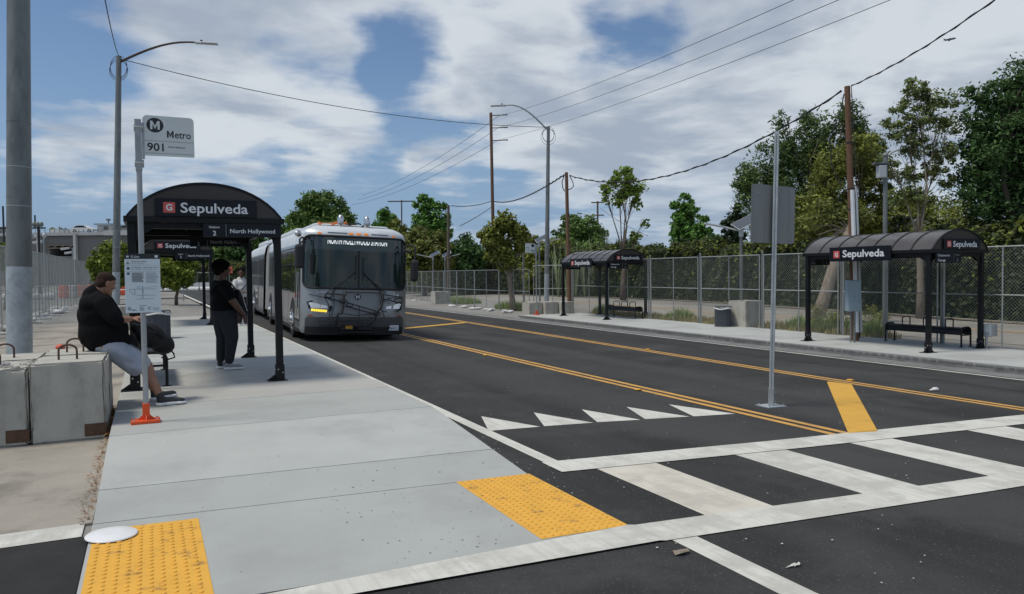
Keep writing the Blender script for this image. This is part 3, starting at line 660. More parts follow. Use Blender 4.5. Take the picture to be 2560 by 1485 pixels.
# ================================================================ lamp poles
def lamp_pole(name,loc,h,r0,r1,arm,label,bands=True,coil=True,headw=.34,tilt=None):
    t=empty(name,loc,0,label,'street lamp','street lamps on steel poles')
    if tilt is not None: t.rotation_mode='QUATERNION'; t.rotation_quaternion=Vector((0,0,1)).rotation_difference(tilt-Vector(loc))
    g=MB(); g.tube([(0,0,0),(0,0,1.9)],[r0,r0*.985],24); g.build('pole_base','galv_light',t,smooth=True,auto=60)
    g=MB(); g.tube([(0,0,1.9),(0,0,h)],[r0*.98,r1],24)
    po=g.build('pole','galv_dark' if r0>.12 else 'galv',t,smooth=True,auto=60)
    if bands:
        for z in(2.9,3.05,3.55,4.3): 
            g=MB(); rr=r0+(r1-r0)*(z/h)+.006; g.tube([(0,0,z),(0,0,z+.012)],[rr,rr],24); g.build('strap','galv_light' if z in(2.9,3.55) else 'galv_dark',po)
    if arm:
        d,Lh,up=arm; g=MB(); pts=[]
        for q in np.linspace(0,1,14):
            pts.append(Vector((d[0],d[1],0))*(Lh*q)+Vector((0,0,h-.25+up*math.sin(q*math.pi/2*1.12))))
        g.tube(pts,[.052-.018*i/13 for i in range(14)],10); g.build('arm','brown_steel' if up<.9 else 'galv',t,smooth=True)
        e=pts[-1]; dv=Vector((d[0],d[1],-.05)).normalized(); yaw=math.atan2(d[1],d[0])
        R=Matrix.Translation(e)@Matrix.Rotation(yaw,4,'Z')@Matrix.Rotation(.05,4,'Y')
        g=MB(); g.bbox(-.05,.28,-.07,.07,-.05,.045,.02,M=R); g.bbox(.28,.85,-.12,.12,-.03,.022,.012,M=R); hd=g.build('lamp_head','lamp_grey',t)
        g=MB(); g.cyl(R@Vector((.2,0,.04)),R@Vector((.2,0,.11)),.045,n=12); g.build('photocell','cable_black',hd)
    if coil:
        for k in range(3):
            g=MB(); cr=random.uniform(.30,.40); cz=h-.42-.08*k; q0=random.uniform(0,1)
            g.tube([Vector((cr*(.95+.1*k)*math.cos(q)*_R[0],cr*math.cos(q)*_R[1],cz+cr*1.25*math.sin(q))) for q in np.linspace(q0,q0+6.28,30)],.010,5); g.build('cable_coil','cable_black',t)
    return t
bpz=G(48.8,952,-.14); D_=((bpz-Vector((0,0,CH))).dot(Vector(_F)))
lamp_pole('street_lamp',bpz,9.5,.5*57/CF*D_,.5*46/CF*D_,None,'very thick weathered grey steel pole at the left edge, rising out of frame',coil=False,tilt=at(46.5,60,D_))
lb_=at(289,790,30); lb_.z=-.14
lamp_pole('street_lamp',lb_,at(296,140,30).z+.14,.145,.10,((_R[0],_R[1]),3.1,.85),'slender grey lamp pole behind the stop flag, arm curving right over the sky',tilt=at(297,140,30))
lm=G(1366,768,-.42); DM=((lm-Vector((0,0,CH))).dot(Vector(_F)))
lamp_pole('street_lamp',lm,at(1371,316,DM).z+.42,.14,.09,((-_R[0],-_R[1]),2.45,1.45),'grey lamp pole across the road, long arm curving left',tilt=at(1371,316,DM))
LTL=at(297,140,30); LTM=at(1371,318,DM)
# solar lamps
def solar(loc,ztop,d,label):
    t=empty('solar_lamp',loc,0,label,'solar lamp','solar lamps behind the far fence'); h=ztop-loc.z
    g=MB(); g.tube([(0,0,0),(0,0,h-.25)],.055,10); g.build('pole','galv_dark',t)
    g=MB(); g.bbox(-.06,.06,-.06,.06,h-.45,h-.1,.01); g.build('battery_box','lamp_grey',t)
    R=Matrix.Translation((0.15*_R[0],.15*_R[1],h+.08))@Matrix.Rotation(-CY,4,'Z')@Matrix.Rotation(-.45,4,'Y')@Matrix.Rotation(.38,4,'X')
    g=MB(); g.bbox(-.42,.42,-.36,.36,-.02,.0,.004,M=R); p=g.build('solar_panel','alu',t)
    g=MB(); g.box(-.39,.39,-.33,.33,.001,.006,M=R); g.build('cell_sheet','solar',p)
    dv=Vector((d*_R[0],d*_R[1],0)); g=MB(); g.tube([Vector((0,0,h-.25)),dv*.55+Vector((0,0,h-.12))],.03,8); g.build('arm','lamp_grey',t)
    R=Matrix.Translation(dv*.55+Vector((0,0,h-.12)))@Matrix.Rotation(math.atan2(dv.y,dv.x),4,'Z')@Matrix.Rotation(-.2,4,'Y')
    g=MB(); g.bbox(0,.75,-.11,.11,-.02,.03,.01,M=R); g.build('lamp_head','lamp_grey',t)
def sol(u,vt,D,d,label,zb=-.46):
    p=at(u,700,D); solar(Vector((p.x,p.y,zb)),at(u,vt,D).z,d,label)
sol(1309,598,44,-1,'solar lamp left of the distant stop flag, arm pointing left'); sol(1349,599,46,1,'solar lamp right of the distant stop flag, arm pointing right')
sol(1083,637,62,-1,'far solar lamp with arm pointing left, near the bus mirror'); sol(1113,637,64,1,'far solar lamp with arm pointing right, beside the thin grey pole')
sol(1853,560,26.3,-1,'nearest solar lamp, left of the blank road sign'); 
p=at(2212,700,22); t=empty('camera_pole',Vector((p.x,p.y,-.46)),0,'thin grey pole with white box and small arm lamp between the trees','pole'); kk=22/CF
zq=lambda v:at(2212,v,22).z+.46
XR=Matrix.Rotation(-CY,4,'Z')
g=MB(); g.tube([(0,0,0),(0,0,zq(392))],.06,10); g.ell((0,0,zq(390)),(.08,.08,.08),8,6); g.build('pole','galv_dark',t)
g=MB(); g.bbox(-20*kk,-1*kk,-.12,.10,zq(446),zq(415),.02,M=XR); g.build('equipment_box','lamp_grey',t)
g=MB(); g.bbox(-30*kk,7*kk,-.12,.12,zq(413),zq(409),.01,M=XR@Matrix.Rotation(.0,4,'Y')); g.build('solar_panel','solar',t)
g=MB(); g.tube([XR@Vector((0,0,zq(396))),XR@Vector((14*kk,0,zq(383))),XR@Vector((35*kk,0,zq(374)))],[.025,.03,.045],8); g.build('arm_lamp','lamp_grey',t)
# ================================================================ wooden poles and cables
def wood_pole(u,vb,vt,D,r,label,m='wood_brown',u2=None,zb=-.46,arms=None):
    p=at(u,vb,D); top=at(u2 if u2 else u,vt,D); t=empty('utility_pole',(p.x,p.y,zb),0,label,'utility pole','wooden utility poles')
    d=top-Vector((p.x,p.y,zb)); g=MB(); g.tube([Vector((0,0,0)),d*.5,d],[r*1.15,r*1.02,r*.9],14); g.build('shaft',m,t,smooth=True,auto=60)
    if arms:
        for (f,w_,kind) in arms:
            c=d*f; g=MB()
            if kind=='cross': g.box(-w_,w_,-.06,.06,-.07,.07,M=Matrix.Translation(c)@Matrix.Rotation(-CY,4,'Z')); g.build('crossarm',m,t)
            else:
                e=c+Vector((_R[0]*w_,_R[1]*w_,0.05)); g.tube([c,e],.05,6); g.tube([e-Vector((_R[0],_R[1],0))*.5,e+Vector((_R[0],_R[1],0))*.0],[.05,.07],8); g.build('insulator_arm','wood_grey',t)
    return t,top
pA,tA=wood_pole(1236,760,282,76,.165,'tallest thin brown utility pole with three side arms, far left of the pair',u2=1227,arms=[(.985,1.7,'i'),(.915,1.7,'i'),(.845,1.7,'i')])
zA=[at(1246,v,76) for v in(290,319,350)]
pB,tB=wood_pole(1424,782,431,36,.088,'shorter brown wooden pole beside the farther shelter',u2=1416)
pD=20.5; pC,tC=wood_pole(2139,820,216,pD,.085,'reddish wooden pole with white conduit behind the right shelter',u2=2118)
dC=tC-pC.location
for i,(dx,r,m_,f) in enumerate(((.0,.055,'letter_white',.595),(.11,.034,'lamp_grey',.61))):
    o_=Vector((_R[0]*dx,_R[1]*dx,0))-Vector((_F[0],_F[1],0))*.10; g=MB(); g.tube([o_+Vector((0,0,.3)),o_+dC*f],r,8); g.build('conduit',m_,pC)
for f in(.52,.60,.78): 
    c=dC*f; g=MB(); rr=.09; g.tube([c-Vector((0,0,.02)),c+Vector((0,0,.02))],[rr,rr],14); g.build('strap','cable_black',pC)
p=G(2130,826,-.46); bx=empty('utility_cabinet',at(2132,700,20.0),-CY,'tall blue-grey metal utility box strapped to the wooden pole','utility cabinet')
bx.location.z=-.46
g=MB(); zz0,zz1=at(2132,778,20).z+.46,at(2132,700,20).z+.46
g.bbox(-.17,.17,-.12,.12,zz0,zz1,.012); bd=g.build('cabinet_body','util_blue',bx)
g=MB(); g.bbox(-.155,.155,-.13,-.12,zz0+.02,zz1-.02,.004); g.build('door','util_blue',bx)
g=MB(); g.tube([(.05,0,0),(.05,0,zz0)],.03,8); g.tube([(-.05,0,0),(-.05,0,zz0)],.02,8); g.build('riser_pipe','galv_dark',bx)
pE,tE=wood_pole(1121,770,513,62,.12,'grey utility pole in front of the olive trees at the end of the twisted cable',m='wood_grey')
pF,tF=wood_pole(1004,640,500,95,.09,'distant utility pole with one crossarm rising between two trees above the bus',m='wood_grey',arms=[(.985,1.75,'cross')])
pG,tG=wood_pole(1494,720,503,88,.12,'distant utility pole with two crossarms right of the shorter brown pole',m='wood_grey',arms=[(.985,.75,'cross'),(.84,.75,'cross')])
def cable(a,b,sag,r,label,name='overhead_cable',twist=False,group='overhead cables'):
    a,b=Vector(a),Vector(b); n=34; pts=[a.lerp(b,i/n)-Vector((0,0,4*sag*(i/n)*(1-i/n))) for i in range(n+1)]
    g=MB(); g.tube(pts,r,5)
    if twist:
        L_=(b-a).length; m=int(L_/.16); P=[]
        for i in range(m+1):
            q=i/m; P.append(a.lerp(b,q)-Vector((0,0,4*sag*q*(1-q)))+Vector((math.sin(i*.9)*r*1.3,0,math.cos(i*.9)*r*1.6)))
        g.tube(P,r*.75,4)
    return tag(g.build(name,'cable_black'),label,'cable',group)
cable(LTL+Vector((0,0,-.1)),LTM+Vector((0,0,.0)),.62,.016,'thin black cable sagging from the left lamp pole to the lamp pole across the road')
cable(LTL,at(258,-25,17),.2,.014,'short cable rising steeply from the left lamp pole out of frame')
cable(tA.lerp(pA.location,.80) if 0 else at(1233,501,76),at(1128,514,62),.25,.035,'far span of the twisted black cable ending at the grey pole',twist=False)
cable(at(1233,503,75.6),at(1411,437,36),.55,.028,'twisted black cable between the tall and the shorter brown pole',twist=True)
cable(at(1424,439,36),at(2104,228,pD),1.15,.020,'thick twisted black cable from the shorter brown pole to the reddish pole',twist=True)
cable(at(2128,215,pD),at(2500,-10,14),.12,.014,'cable from the reddish pole to the upper right corner',twist=True)
for pts,r,l,nm in (([at(1411,437,36),at(1405,455,36),at(1407,470,36),at(1412,478,36)],.022,'left drop loop of cable at the shorter brown pole','cable_loop'),([at(1424,439,36),at(1432,455,36),at(1434,465,36),at(1428,472,36),at(1421,474,36)],.022,'right drop loop of cable at the shorter brown pole','cable_loop'),
    ([at(2110,235,pD-.2),at(2103,270,pD-.2),at(2075,350,pD-.2),at(2079,410,pD-.2),at(2100,460,pD-.2),at(2114,468,pD-.2)],.016,'black cable hanging in a bow left of the reddish pole','cable_loop'),
    ([at(2136,450,pD-.2),at(2142,468,pD-.2),at(2150,480,pD-.2)],.010,'thin pale wire end right of the reddish pole','cable_loop'),
    ([at(2128,215,pD),at(2130,245,pD-.15),at(2133,300,pD-.15),at(2140,450,pD-.15)],.012,'thin wire running down the reddish pole','cable_loop')):
    g=MB(); g.tube(pts,r,6); tag(g.build(nm,'cable_black'),l,'cable','drop loops and tails of cable')
for i,(u,v) in enumerate(((1988,-10),(2116,-10),(2262,-10))):
    cable(zA[i],at(u+260,v-110,22),.5,.013,('uppermost','middle','lowest')[i]+' of three thin power lines climbing to the top right')
    cable(zA[i],at((905,895,880)[i],(488,500,512)[i],130),1.0,.020,('uppermost','middle','lowest')[i]+' of three faint power lines descending left from the tall pole')
cable(at(1236,512,76),at(1150,565,58),.1,.03,'faint guy wire slanting down left from the tall pole')
cable(at(1500,520,88),at(1620,590,60),.2,.02,'faint wire slanting down right from the pole with two crossarms')
# ================================================================ fences
def fence_panel(x0,y0,x1,y1,z0,z1,label,pitch,wr,mids,rail,fr=.022,group='chain-link fence panels',sep_=.0):
    d=Vector((x1-x0,y1-y0,0)); L_=d.length; H_=z1-z0; t=empty('mesh_fence',(x0,y0,z0),math.atan2(d.y,d.x),label,'fence',group)
    a,b=sep_,L_-sep_
    for x in(a,b):
        g=MB(); g.tube([(x,0,0),(x,0,H_)],fr,6); g.build('upright','fence_steel',t)
    for m_ in mids:
        g=MB(); g.tube([(a+(b-a)*m_,0,0),(a+(b-a)*m_,0,H_)],fr*.8,6); g.build('upright','fence_steel',t)
    for z in (H_,rail):
        if z: g=MB(); g.tube([(a,0,z),(b,0,z)],fr*.9,6); g.build('rail','fence_steel',t)
    g=MB(); zb=.06; k=-(H_); w_=b-a
    def seg(xa,za,xb,zb_):
        n=Vector((0,1,0)); dv=Vector((xb-xa,0,zb_-za)).normalized(); s_=dv.cross(n)*wr
        p,q=Vector((xa,0,za)),Vector((xb,0,zb_)); yv=Vector((0,wr,0))
        g.add([p+s_,p-s_*.5+yv,p-s_*.5-yv,q+s_,q-s_*.5+yv,q-s_*.5-yv],[(0,1,4,3),(1,2,5,4),(2,0,3,5)])
    c=-H_
    while c<w_:
        # line x = c + (z-zb) upward right, clipped
        za=zb+max(0,-c); xa=a+max(0,c); ln=min(w_-(xa-a),H_-za)
        if ln>.02: seg(xa,za,xa+ln,za+ln); seg(a+b-xa,za,a+b-xa-ln,za+ln)
        c+=pitch
    g.build('mesh','mesh_wire',t); return t
ordn=['first','second','third','fourth','fifth','sixth','seventh','eighth','ninth','tenth','eleventh','twelfth']
ypos=[6.35,9.5,12.62,15.75,18.95,22.09,25.2,28.35,31.45]
for i in range(8):
    y0,y1=ypos[i],ypos[i+1]; lab=['chain-link panel running past the right edge of the photo','chain-link panel right of the near far-side shelter, by the grey junction box','chain-link panel directly behind the bench of the right shelter','chain-link panel behind the leaning trunk and right shelter','chain-link panel just behind the road sign post','chain-link panel behind the far-side litter bin','chain-link panel right of the farther shelter','chain-link panel behind the farther shelter'][i]
    fp=fence_panel(18.52,y1-.04,18.52,y0+.04,-.46,2.07,lab,.085 if i<5 else .11,.0024,[.5],1.36,sep_=.05)
    g=MB(); g.tube([(0,0,0),(0,0,2.63)],.042,10); g.ell((0,0,2.64),(.045,.045,.035),10,6); g.build('ground_post','galv_dark',fp,loc=(-.04,.04,0))
pl=[(17.6,34.2),(17.35,37.4),(17.25,40.6),(17.4,43.8),(17.75,47.),(18.1,50.2),(18.4,53.4),(18.7,56.6),(19.0,59.8),(19.3,63.)]
for i in range(9):
    (xa,ya),(xb,yb)=pl[i],pl[i+1]
    fence_panel(xb,yb,xa,ya,-.53,1.72,'%s low temporary fence panel left of the distant concrete blocks, counting leftward'%ordn[i],.16,.0022,[.5],1.12,fr=.020,group='temporary fence panels on the far kerb',sep_=.03)
fence_panel(18.52,31.5,16.9,32.4,-.53,1.9,'chain-link corner panel above the three distant concrete blocks',.12,.0024,[.5],1.3)
yl=[24.1,27.1,30.15,33.2,36.2,39.2,42.3,45.3,48.3,51.4,54.5,57.6,60.7]
for i in range(12):
    xa,xb=-4.2+.012*(yl[i]-27),-4.2+.012*(yl[i+1]-27)
    fp=fence_panel(xa,yl[i],xb,yl[i+1],-.10,2.6,'%s temporary mesh panel of the left fence, counting away from the camera'%ordn[i],.085 if i<5 else .14,.0022,[.33,.66] if i<6 else [.5],1.3,fr=.022,group='temporary mesh panels of the left fence',sep_=.03)
    g=MB(); g.bbox(-.35,.35,-.12,.12,0,.05,.01); g.build('foot','bag_white',fp,loc=(.0,-.1,-.03),rot=(0,0,-math.pi/2))
def sandbag(p,label,s=1.,group='white sandbags along the far fence'):
    g=MB(); 
    for k in range(3): g.ell((random.uniform(-.15,.15)*s,random.uniform(-.08,.08)*s,.06*s+k*.02),(random.uniform(.2,.3)*s,random.uniform(.12,.18)*s,random.uniform(.06,.10)*s),9,6,M=Matrix.Rotation(random.uniform(-.5,.5),3,'Y'))
    g.ell((.25*s,0,.12*s),(.08*s,.05*s,.06*s),6,5)
    for i,v in enumerate(g.v): g.v[i]=tuple(c+random.uniform(-.012,.012) for c in v)
    tag(g.build('sandbag','bag_white',loc=p,smooth=True),label,'sandbag',group)
for i,(x,y) in enumerate(((140,1150),(350,1168),(465,1200),(575,1210),(690,1225),(825,1240),(985,1258))):
    p=G(1000+x/3.656,440+y/3.656,-.54); sandbag(p,'white sandbag at the foot of the far fence, %s from the bus'%ordn[i],(.85+.03*i))
for i in range(5): sandbag((-4.15+random.uniform(-.3,.1),29+i*4.1,-.14),'white weight bag lying along the left fence, %s away from the camera'%ordn[i],1.3,'white bags along the left fence')
g=MB(); g.bbox(-.25,.25,-.15,.15,.35,.72,.02); bx=empty('junction_box',G(2472,869,-.40),.2,'small grey junction box on two pipes at the right shelter\'s last post','junction box'); g.build('box_body','lamp_grey',bx)
g=MB(); g.tube([(-.2,0,0),(-.2,0,.4)],.03,8); g.build('pipe','galv',bx); g=MB(); g.tube([(-.3,-.05,0),(-.3,-.05,.45),(-.2,-.05,.5)],.03,8); g.build('pipe','galv',bx); bx.scale=(.8,.8,.8)
# ================================================================ trees
def crown_leaves(clumps,n,size,asp=.5,flat=.0):
    """clumps: (centre, radius vector); n leaves in all, denser towards each clump's rim and top, fuzzy outside"""
    vol=np.array([c[1][0]*c[1][1]*c[1][2] for c in clumps])**.67; vol/=vol.sum(); cs=[];ns=[]
    for (c,r),f in zip(clumps,vol):
        k=max(6,int(n*f)); d=rng.normal(size=(k,3)); d/=np.linalg.norm(d,axis=1,keepdims=True)
        rad=np.clip(np.abs(rng.normal(.80,.26,size=(k,1))),0,1.22)
        cs.append(np.array(c)+d*rad*np.array(r)); nn=d*.5+rng.normal(size=(k,3))*.7+np.array([0,0,.55]); ns.append(nn)
    cs=np.concatenate(cs); ns=np.concatenate(ns); return cs,ns,size*rng.uniform(.55,1.45,size=len(cs))
def tree(label,u,v_base,v_top,wpx,D,leafm,name='tree',trunk_r=.25,n=5000,leaf=.2,crown_lo=.25,nclump=26,cr=.26,bark='bark',zb=-.46,u_top=None,droop=0,shape='round',group='trees beyond the fence',sparse=False,lobes=None,rad=None,tz=None,asp=.5,cat='tree'):
    """crown outline given by its photographed extent, turned into metres at its distance"""
    px=D/CF; base=at(u,v_base,D); base.z=zb; top=at(u_top or u,v_top,D); H_=top.z-zb; R_=wpx/2*px
    t=empty(name,base,0,label,cat,group); dx=(top.x-base.x,top.y-base.y)
    rl=random.Random(int(u*7+v_top)); clumps=[]
    def ctr(z): f=z/H_; return Vector((dx[0]*f,dx[1]*f,z))
    zc0=H_*crown_lo; fill=[]
    if lobes:
        for (lu,lv,lr) in lobes:   # crown lobes by picture position and radius in px
            c=at(lu,lv,D)-base; r=lr*px; k=max(5,int((lr/9)**1.25)) if not sparse else max(6,int(lr/3.2))
            for _ in range(k):
                d=Vector([rl.gauss(0,1) for _ in range(3)]).normalized()*(rl.random()**.45)*.92*r; rr=r*(rl.uniform(.20,.36) if not sparse else rl.uniform(.16,.30))
                clumps.append((tuple(c+d),(rr*1.1,rr*1.1,rr*.8)))
            fill.append((tuple(c),(r*.8,r*.8,r*.8)))
    else:
        hc=(H_-zc0)/2; nclump=int(nclump*1.9); cr=cr*.78
        while len(clumps)<nclump:
            d=Vector([rl.uniform(-1,1) for _ in range(3)]); L_=d.length
            if L_>1 or L_<rl.random()*.8: continue
            w_=1. if shape!='cone' else max(.25,.9-.6*d.z)
            if shape=='oval': w_=1.0 if d.z<.2 else 1.05
            rr=R_*cr*rl.uniform(.65,1.35); c=ctr(zc0+hc+d.z*(hc-rr*.5)); clumps.append(((c.x+d.x*(R_-rr*.5)*w_,c.y+d.y*(R_-rr*.5)*w_,c.z),(rr,rr,rr*.8)))
        c=ctr(zc0+hc); fill.append(((c.x,c.y,c.z),(R_*.72,R_*.72,hc*.72)))
    n=int(n*1.7); leaf*=.74; cs,ns,sz=crown_leaves(clumps,int(n*.80),leaf,asp)
    if fill:
        c2,n2,s2=crown_leaves(fill,int(n*.20),leaf,asp); cs=np.concatenate([cs,c2]); ns=np.concatenate([ns,n2]); sz=np.concatenate([sz,s2*1.3])
    if droop:
        d=rng.uniform(0,1,size=len(cs))**3*droop; cs[:,2]-=d
    quads('crown',cs,ns,sz,asp,leafm,t)
    zt=H_*max(.35,crown_lo+.12) if not sparse else H_*.36
    g=MB(); g.tube([Vector((0,0,-.2)),ctr(zt*.35)+Vector((rl.uniform(-.1,.1),0,0)),ctr(zt*.7)+Vector((rl.uniform(-.12,.12),0,0)),ctr(zt)],[trunk_r*1.25,trunk_r,trunk_r*.85,trunk_r*.75],10); g.build('trunk',bark,t,smooth=True)
    g=MB(); K=6 if sparse else 7; cc=[Vector(c[0]) for c in clumps]; seeds=rl.sample(cc,min(K,len(cc)))
    grp=[[] for _ in seeds]
    for c in cc: grp[min(range(len(seeds)),key=lambda i:(seeds[i]-c).length)].append(c)
    for G_ in grp:
        if not G_: continue
        m_=sum(G_,Vector((0,0,0)))/len(G_); s_=ctr(zt*rl.uniform(.8,1.0)); m_=s_.lerp(m_,.85)
        bend=s_.lerp(m_,.5)+Vector((rl.uniform(-.1,.1),rl.uniform(-.1,.1),-.08))*(m_-s_).length; r0=trunk_r*(.5 if not sparse else .36)
        g.tube([s_,s_.lerp(bend,.5)+Vector((0,0,.0)),bend,m_],[r0,r0*.8,r0*.6,r0*.3],7)
        for c in G_[:14]:
            f=rl.uniform(.3,.95); b_=bend.lerp(m_,f); q=b_.lerp(c,.5)+Vector((rl.uniform(-.08,.08),rl.uniform(-.08,.08),.06))*(c-b_).length; g.tube([b_,q,c],[r0*.26,r0*.16,r0*.05],5)
    g.build('limbs',bark,t,smooth=True)
    return t
def core(parent,c,r,m='leaf_vdark'):
    pass
tree('broad round oak-like tree rising behind the bus roof',805,700,478,188,105,'leaf_oak',n=15000,leaf=.34,trunk_r=.5,nclump=60,cr=.22,crown_lo=.2,zb=-.3)
tree('small dark green maple left of the distant crossarm pole',964,700,506,75,92,'leaf_maple',n=5000,leaf=.30,nclump=26,cr=.3,crown_lo=.1,shape='oval')
tree('taller dark green maple right of the distant crossarm pole',1075,700,482,122,90,'leaf_maple',n=9000,leaf=.30,nclump=44,cr=.24,crown_lo=.1,shape='oval')
tree('olive-brown tree behind the far solar lamps, right of the bus',1062,735,560,150,68,'leaf_brownish',n=9000,leaf=.20,nclump=44,cr=.24,crown_lo=.05)
tree('olive tree half hidden by the bus roof corner',985,735,548,110,76,'leaf_olive',n=7000,leaf=.22,nclump=36,cr=.25,crown_lo=.0)
tree('low dark bushy tree between the grey pole and the leafy street tree',1160,735,585,120,70,'leaf_dark',n=7000,leaf=.22,nclump=30,cr=.3,crown_lo=.0)
tree('leafy olive street tree with a pale leaning trunk behind the low fence',1283,748,518,142,40,'leaf_olive',n=13000,leaf=.115,trunk_r=.15,bark='bark_pale',u_top=1258,lobes=[(1262,556,34),(1232,588,34),(1292,582,32),(1250,622,42),(1302,612,24),(1214,602,16),(1272,652,28),(1318,590,12),(1225,640,18)])
tree('rounded green tree behind the distant two-crossarm pole',1447,735,522,150,82,'leaf_oak',n=10000,leaf=.25,nclump=46,cr=.24,crown_lo=.05)
tree('darker shrubby tree under the rounded one, left of the lamp pole',1345,735,580,90,66,'leaf_olive',n=5000,leaf=.2,nclump=24,cr=.3,crown_lo=.0)
tree('thin open tree with forked trunk standing alone against the sky',1558,745,424,128,52,'leaf_light',n=3600,leaf=.125,trunk_r=.20,bark='bark',sparse=True,lobes=[(1560,445,34),(1520,470,24),(1600,470,24),(1545,500,26),(1590,510,18),(1612,558,14),(1515,497,14),(1590,590,16),(1565,470,26)])
tree('bright green maple right of the thin open tree',1712,745,474,86,62,'leaf_maple',n=8000,leaf=.20,nclump=34,cr=.26,crown_lo=.1,shape='oval')
tree('low green tree right of the maple, over the hedge',1752,745,528,66,60,'leaf_maple',n=4000,leaf=.19,nclump=20,cr=.3,crown_lo=.0)
tree('dark tufted conifer left of the blank road sign',1835,745,492,70,50,'leaf_vdark',n=4500,leaf=.14,nclump=22,cr=.26,crown_lo=.15,shape='oval')
tree('big dark weeping tree behind the road sign and the wooden pole',2010,740,250,360,44,'leaf_willow',n=24000,leaf=.15,nclump=20,trunk_r=.35,cr=.18,droop=1.6,asp=.3,
     lobes=[(2120,290,52),(2040,320,58),(1960,370,60),(1890,430,58),(1860,455,36),(1960,460,70),(2060,400,80),(2150,350,60),(1990,540,70),(1900,520,40),(1950,300,26)])
tree('lighter olive tree in front of the weeping one, at the wooden pole',2110,760,330,260,33,'leaf_olive',n=22000,leaf=.095,trunk_r=.16,lobes=[(2150,380,62),(2080,410,60),(2170,450,60),(2060,490,60),(2030,540,56),(2120,540,66),(2200,500,50),(2180,560,50),(1985,565,42),(2080,590,60)],asp=.4)
tree('tall thin open gum tree between the lamp box and the dark tree',2300,740,200,150,30,'leaf_euc',n=8500,leaf=.085,trunk_r=.14,bark='bark_pale',u_top=2292,sparse=True,asp=.42,
     lobes=[(2285,225,34),(2330,250,34),(2260,270,30),(2375,250,28),(2300,300,42),(2360,310,38),(2250,330,34),(2290,370,40),(2350,380,40),(2220,310,22),(2330,430,36),(2270,440,34),(2220,400,30),(2370,460,26),(2300,500,36),(2240,490,30)])
tree('huge dark green tree filling the upper right corner',2540,760,120,330,30,'leaf_dark',n=34000,leaf=.10,trunk_r=.35,zb=-.46,asp=.45,
     lobes=[(2550,190,62),(2590,270,90),(2500,250,60),(2450,250,44),(2430,300,48),(2510,340,90),(2460,400,76),(2570,430,110),(2450,480,66),(2520,540,90),(2600,350,100),(2640,200,80),(2640,500,100),(2425,360,40),(2420,230,24)])
tree('broad olive tree behind the house and its chimney',2300,760,455,300,52,'leaf_olive',n=12000,leaf=.16,nclump=50,cr=.24,crown_lo=.0)
for i,(u,vt,w_,D,m_) in enumerate(((1190,640,90,75,'leaf_dark'),(1400,590,110,75,'leaf_olive'),(1500,585,110,74,'leaf_oak'),(1580,590,110,66,'leaf_oak'),(1650,600,110,60,'leaf_dark'),(1790,575,110,54,'leaf_dark'),(1870,590,120,48,'leaf_olive'),(1115,640,100,72,'leaf_dark'))):
    tree('understorey bush behind the hedge, %s from the left'%ordn[i],u,735,vt,w_,D,m_,name='bush',n=3600,leaf=.17,nclump=22,cr=.3,crown_lo=0,trunk_r=.08,group='bushes behind the hedge',cat='bush')
# trees on the left
tree('round glossy citrus tree behind the left lamp pole',280,720,590,118,46,'leaf_citrus',n=8000,leaf=.13,nclump=44,cr=.24,crown_lo=.15,zb=-.14,trunk_r=.1,shape='round',group='trees of the left lot')
tree('second citrus tree right of the information panel',440,735,622,105,46,'leaf_citrus',n=6000,leaf=.13,nclump=36,cr=.25,crown_lo=.2,zb=-.14,trunk_r=.1,group='trees of the left lot')
for i,(u,vt,w_,m_) in enumerate(((560,590,90,'leaf_oak'),(610,560,110,'leaf_dark'),(660,585,100,'leaf_oak'),(525,600,80,'leaf_dark'),(720,560,120,'leaf_oak'))):
    tree('green tree behind the waiting woman and bus, %s planted'%ordn[i],u,710,vt,w_,112,m_,n=4500,leaf=.38,nclump=30,cr=.27,crown_lo=.05,zb=-.2,group='trees of the left lot')
for i,(u,vt,w_) in enumerate(((143,557,40),(165,560,44),(185,562,34))):
    tree('far tree crown showing over the parking deck, %s of three'%ordn[i],u,600,vt,w_,230,'leaf_olive',n=1200,leaf=.5,nclump=14,cr=.3,crown_lo=.3,zb=0,group='trees over the parking deck')
tree('shrub behind the left fence beside the thick pole',52,735,640,70,50,'leaf_olive',name='shrub',n=2500,leaf=.12,nclump=16,cr=.3,crown_lo=0,zb=-.14,trunk_r=.05,group='trees of the left lot',cat='shrub')
tree('small leafy tree at the left edge over the fence',10,735,600,40,40,'leaf_citrus',n=1600,leaf=.13,nclump=12,cr=.35,crown_lo=.55,zb=-.14,trunk_r=.07,group='trees of the left lot')
# leaning trunk
a=G(2030,800,-.46); b_=at(2085,640,26)
t=empty('leaning_tree',(20.6,20.2,-.46),0,'pale bare leaning trunk behind the fence, left of the right shelter','tree')
aa=at(2035,800,27); aa.z=-.46; bb=at(2086,660,27); cc=at(2130,560,27.5); t.location=aa
g=MB(); g.tube([Vector((0,0,-.1)),(bb-aa)*.5+Vector((.05,0,0)),bb-aa,cc-aa],[.26,.21,.19,.14],12); g.build('trunk','bark_pale',t,smooth=True)
g=MB()
for k in range(14):
    e=at(2110+random.uniform(-70,60),570+random.uniform(-30,35),27.5)-aa; g.tube([(cc-aa)*.92,((cc-aa)*.92).lerp(e,.5)+Vector((0,0,.15)),e],[.06,.035,.015],5)
g.build('limbs','bark_pale',t)
cl=[(tuple(at(2100+random.uniform(-70,80),545+random.uniform(-30,30),27.8)-aa),(.5,.5,.35)) for _ in range(12)]
cs,ns,sz=crown_leaves(cl,2600,.075); quads('crown',cs,ns,sz,.5,'leaf_brownish',t)
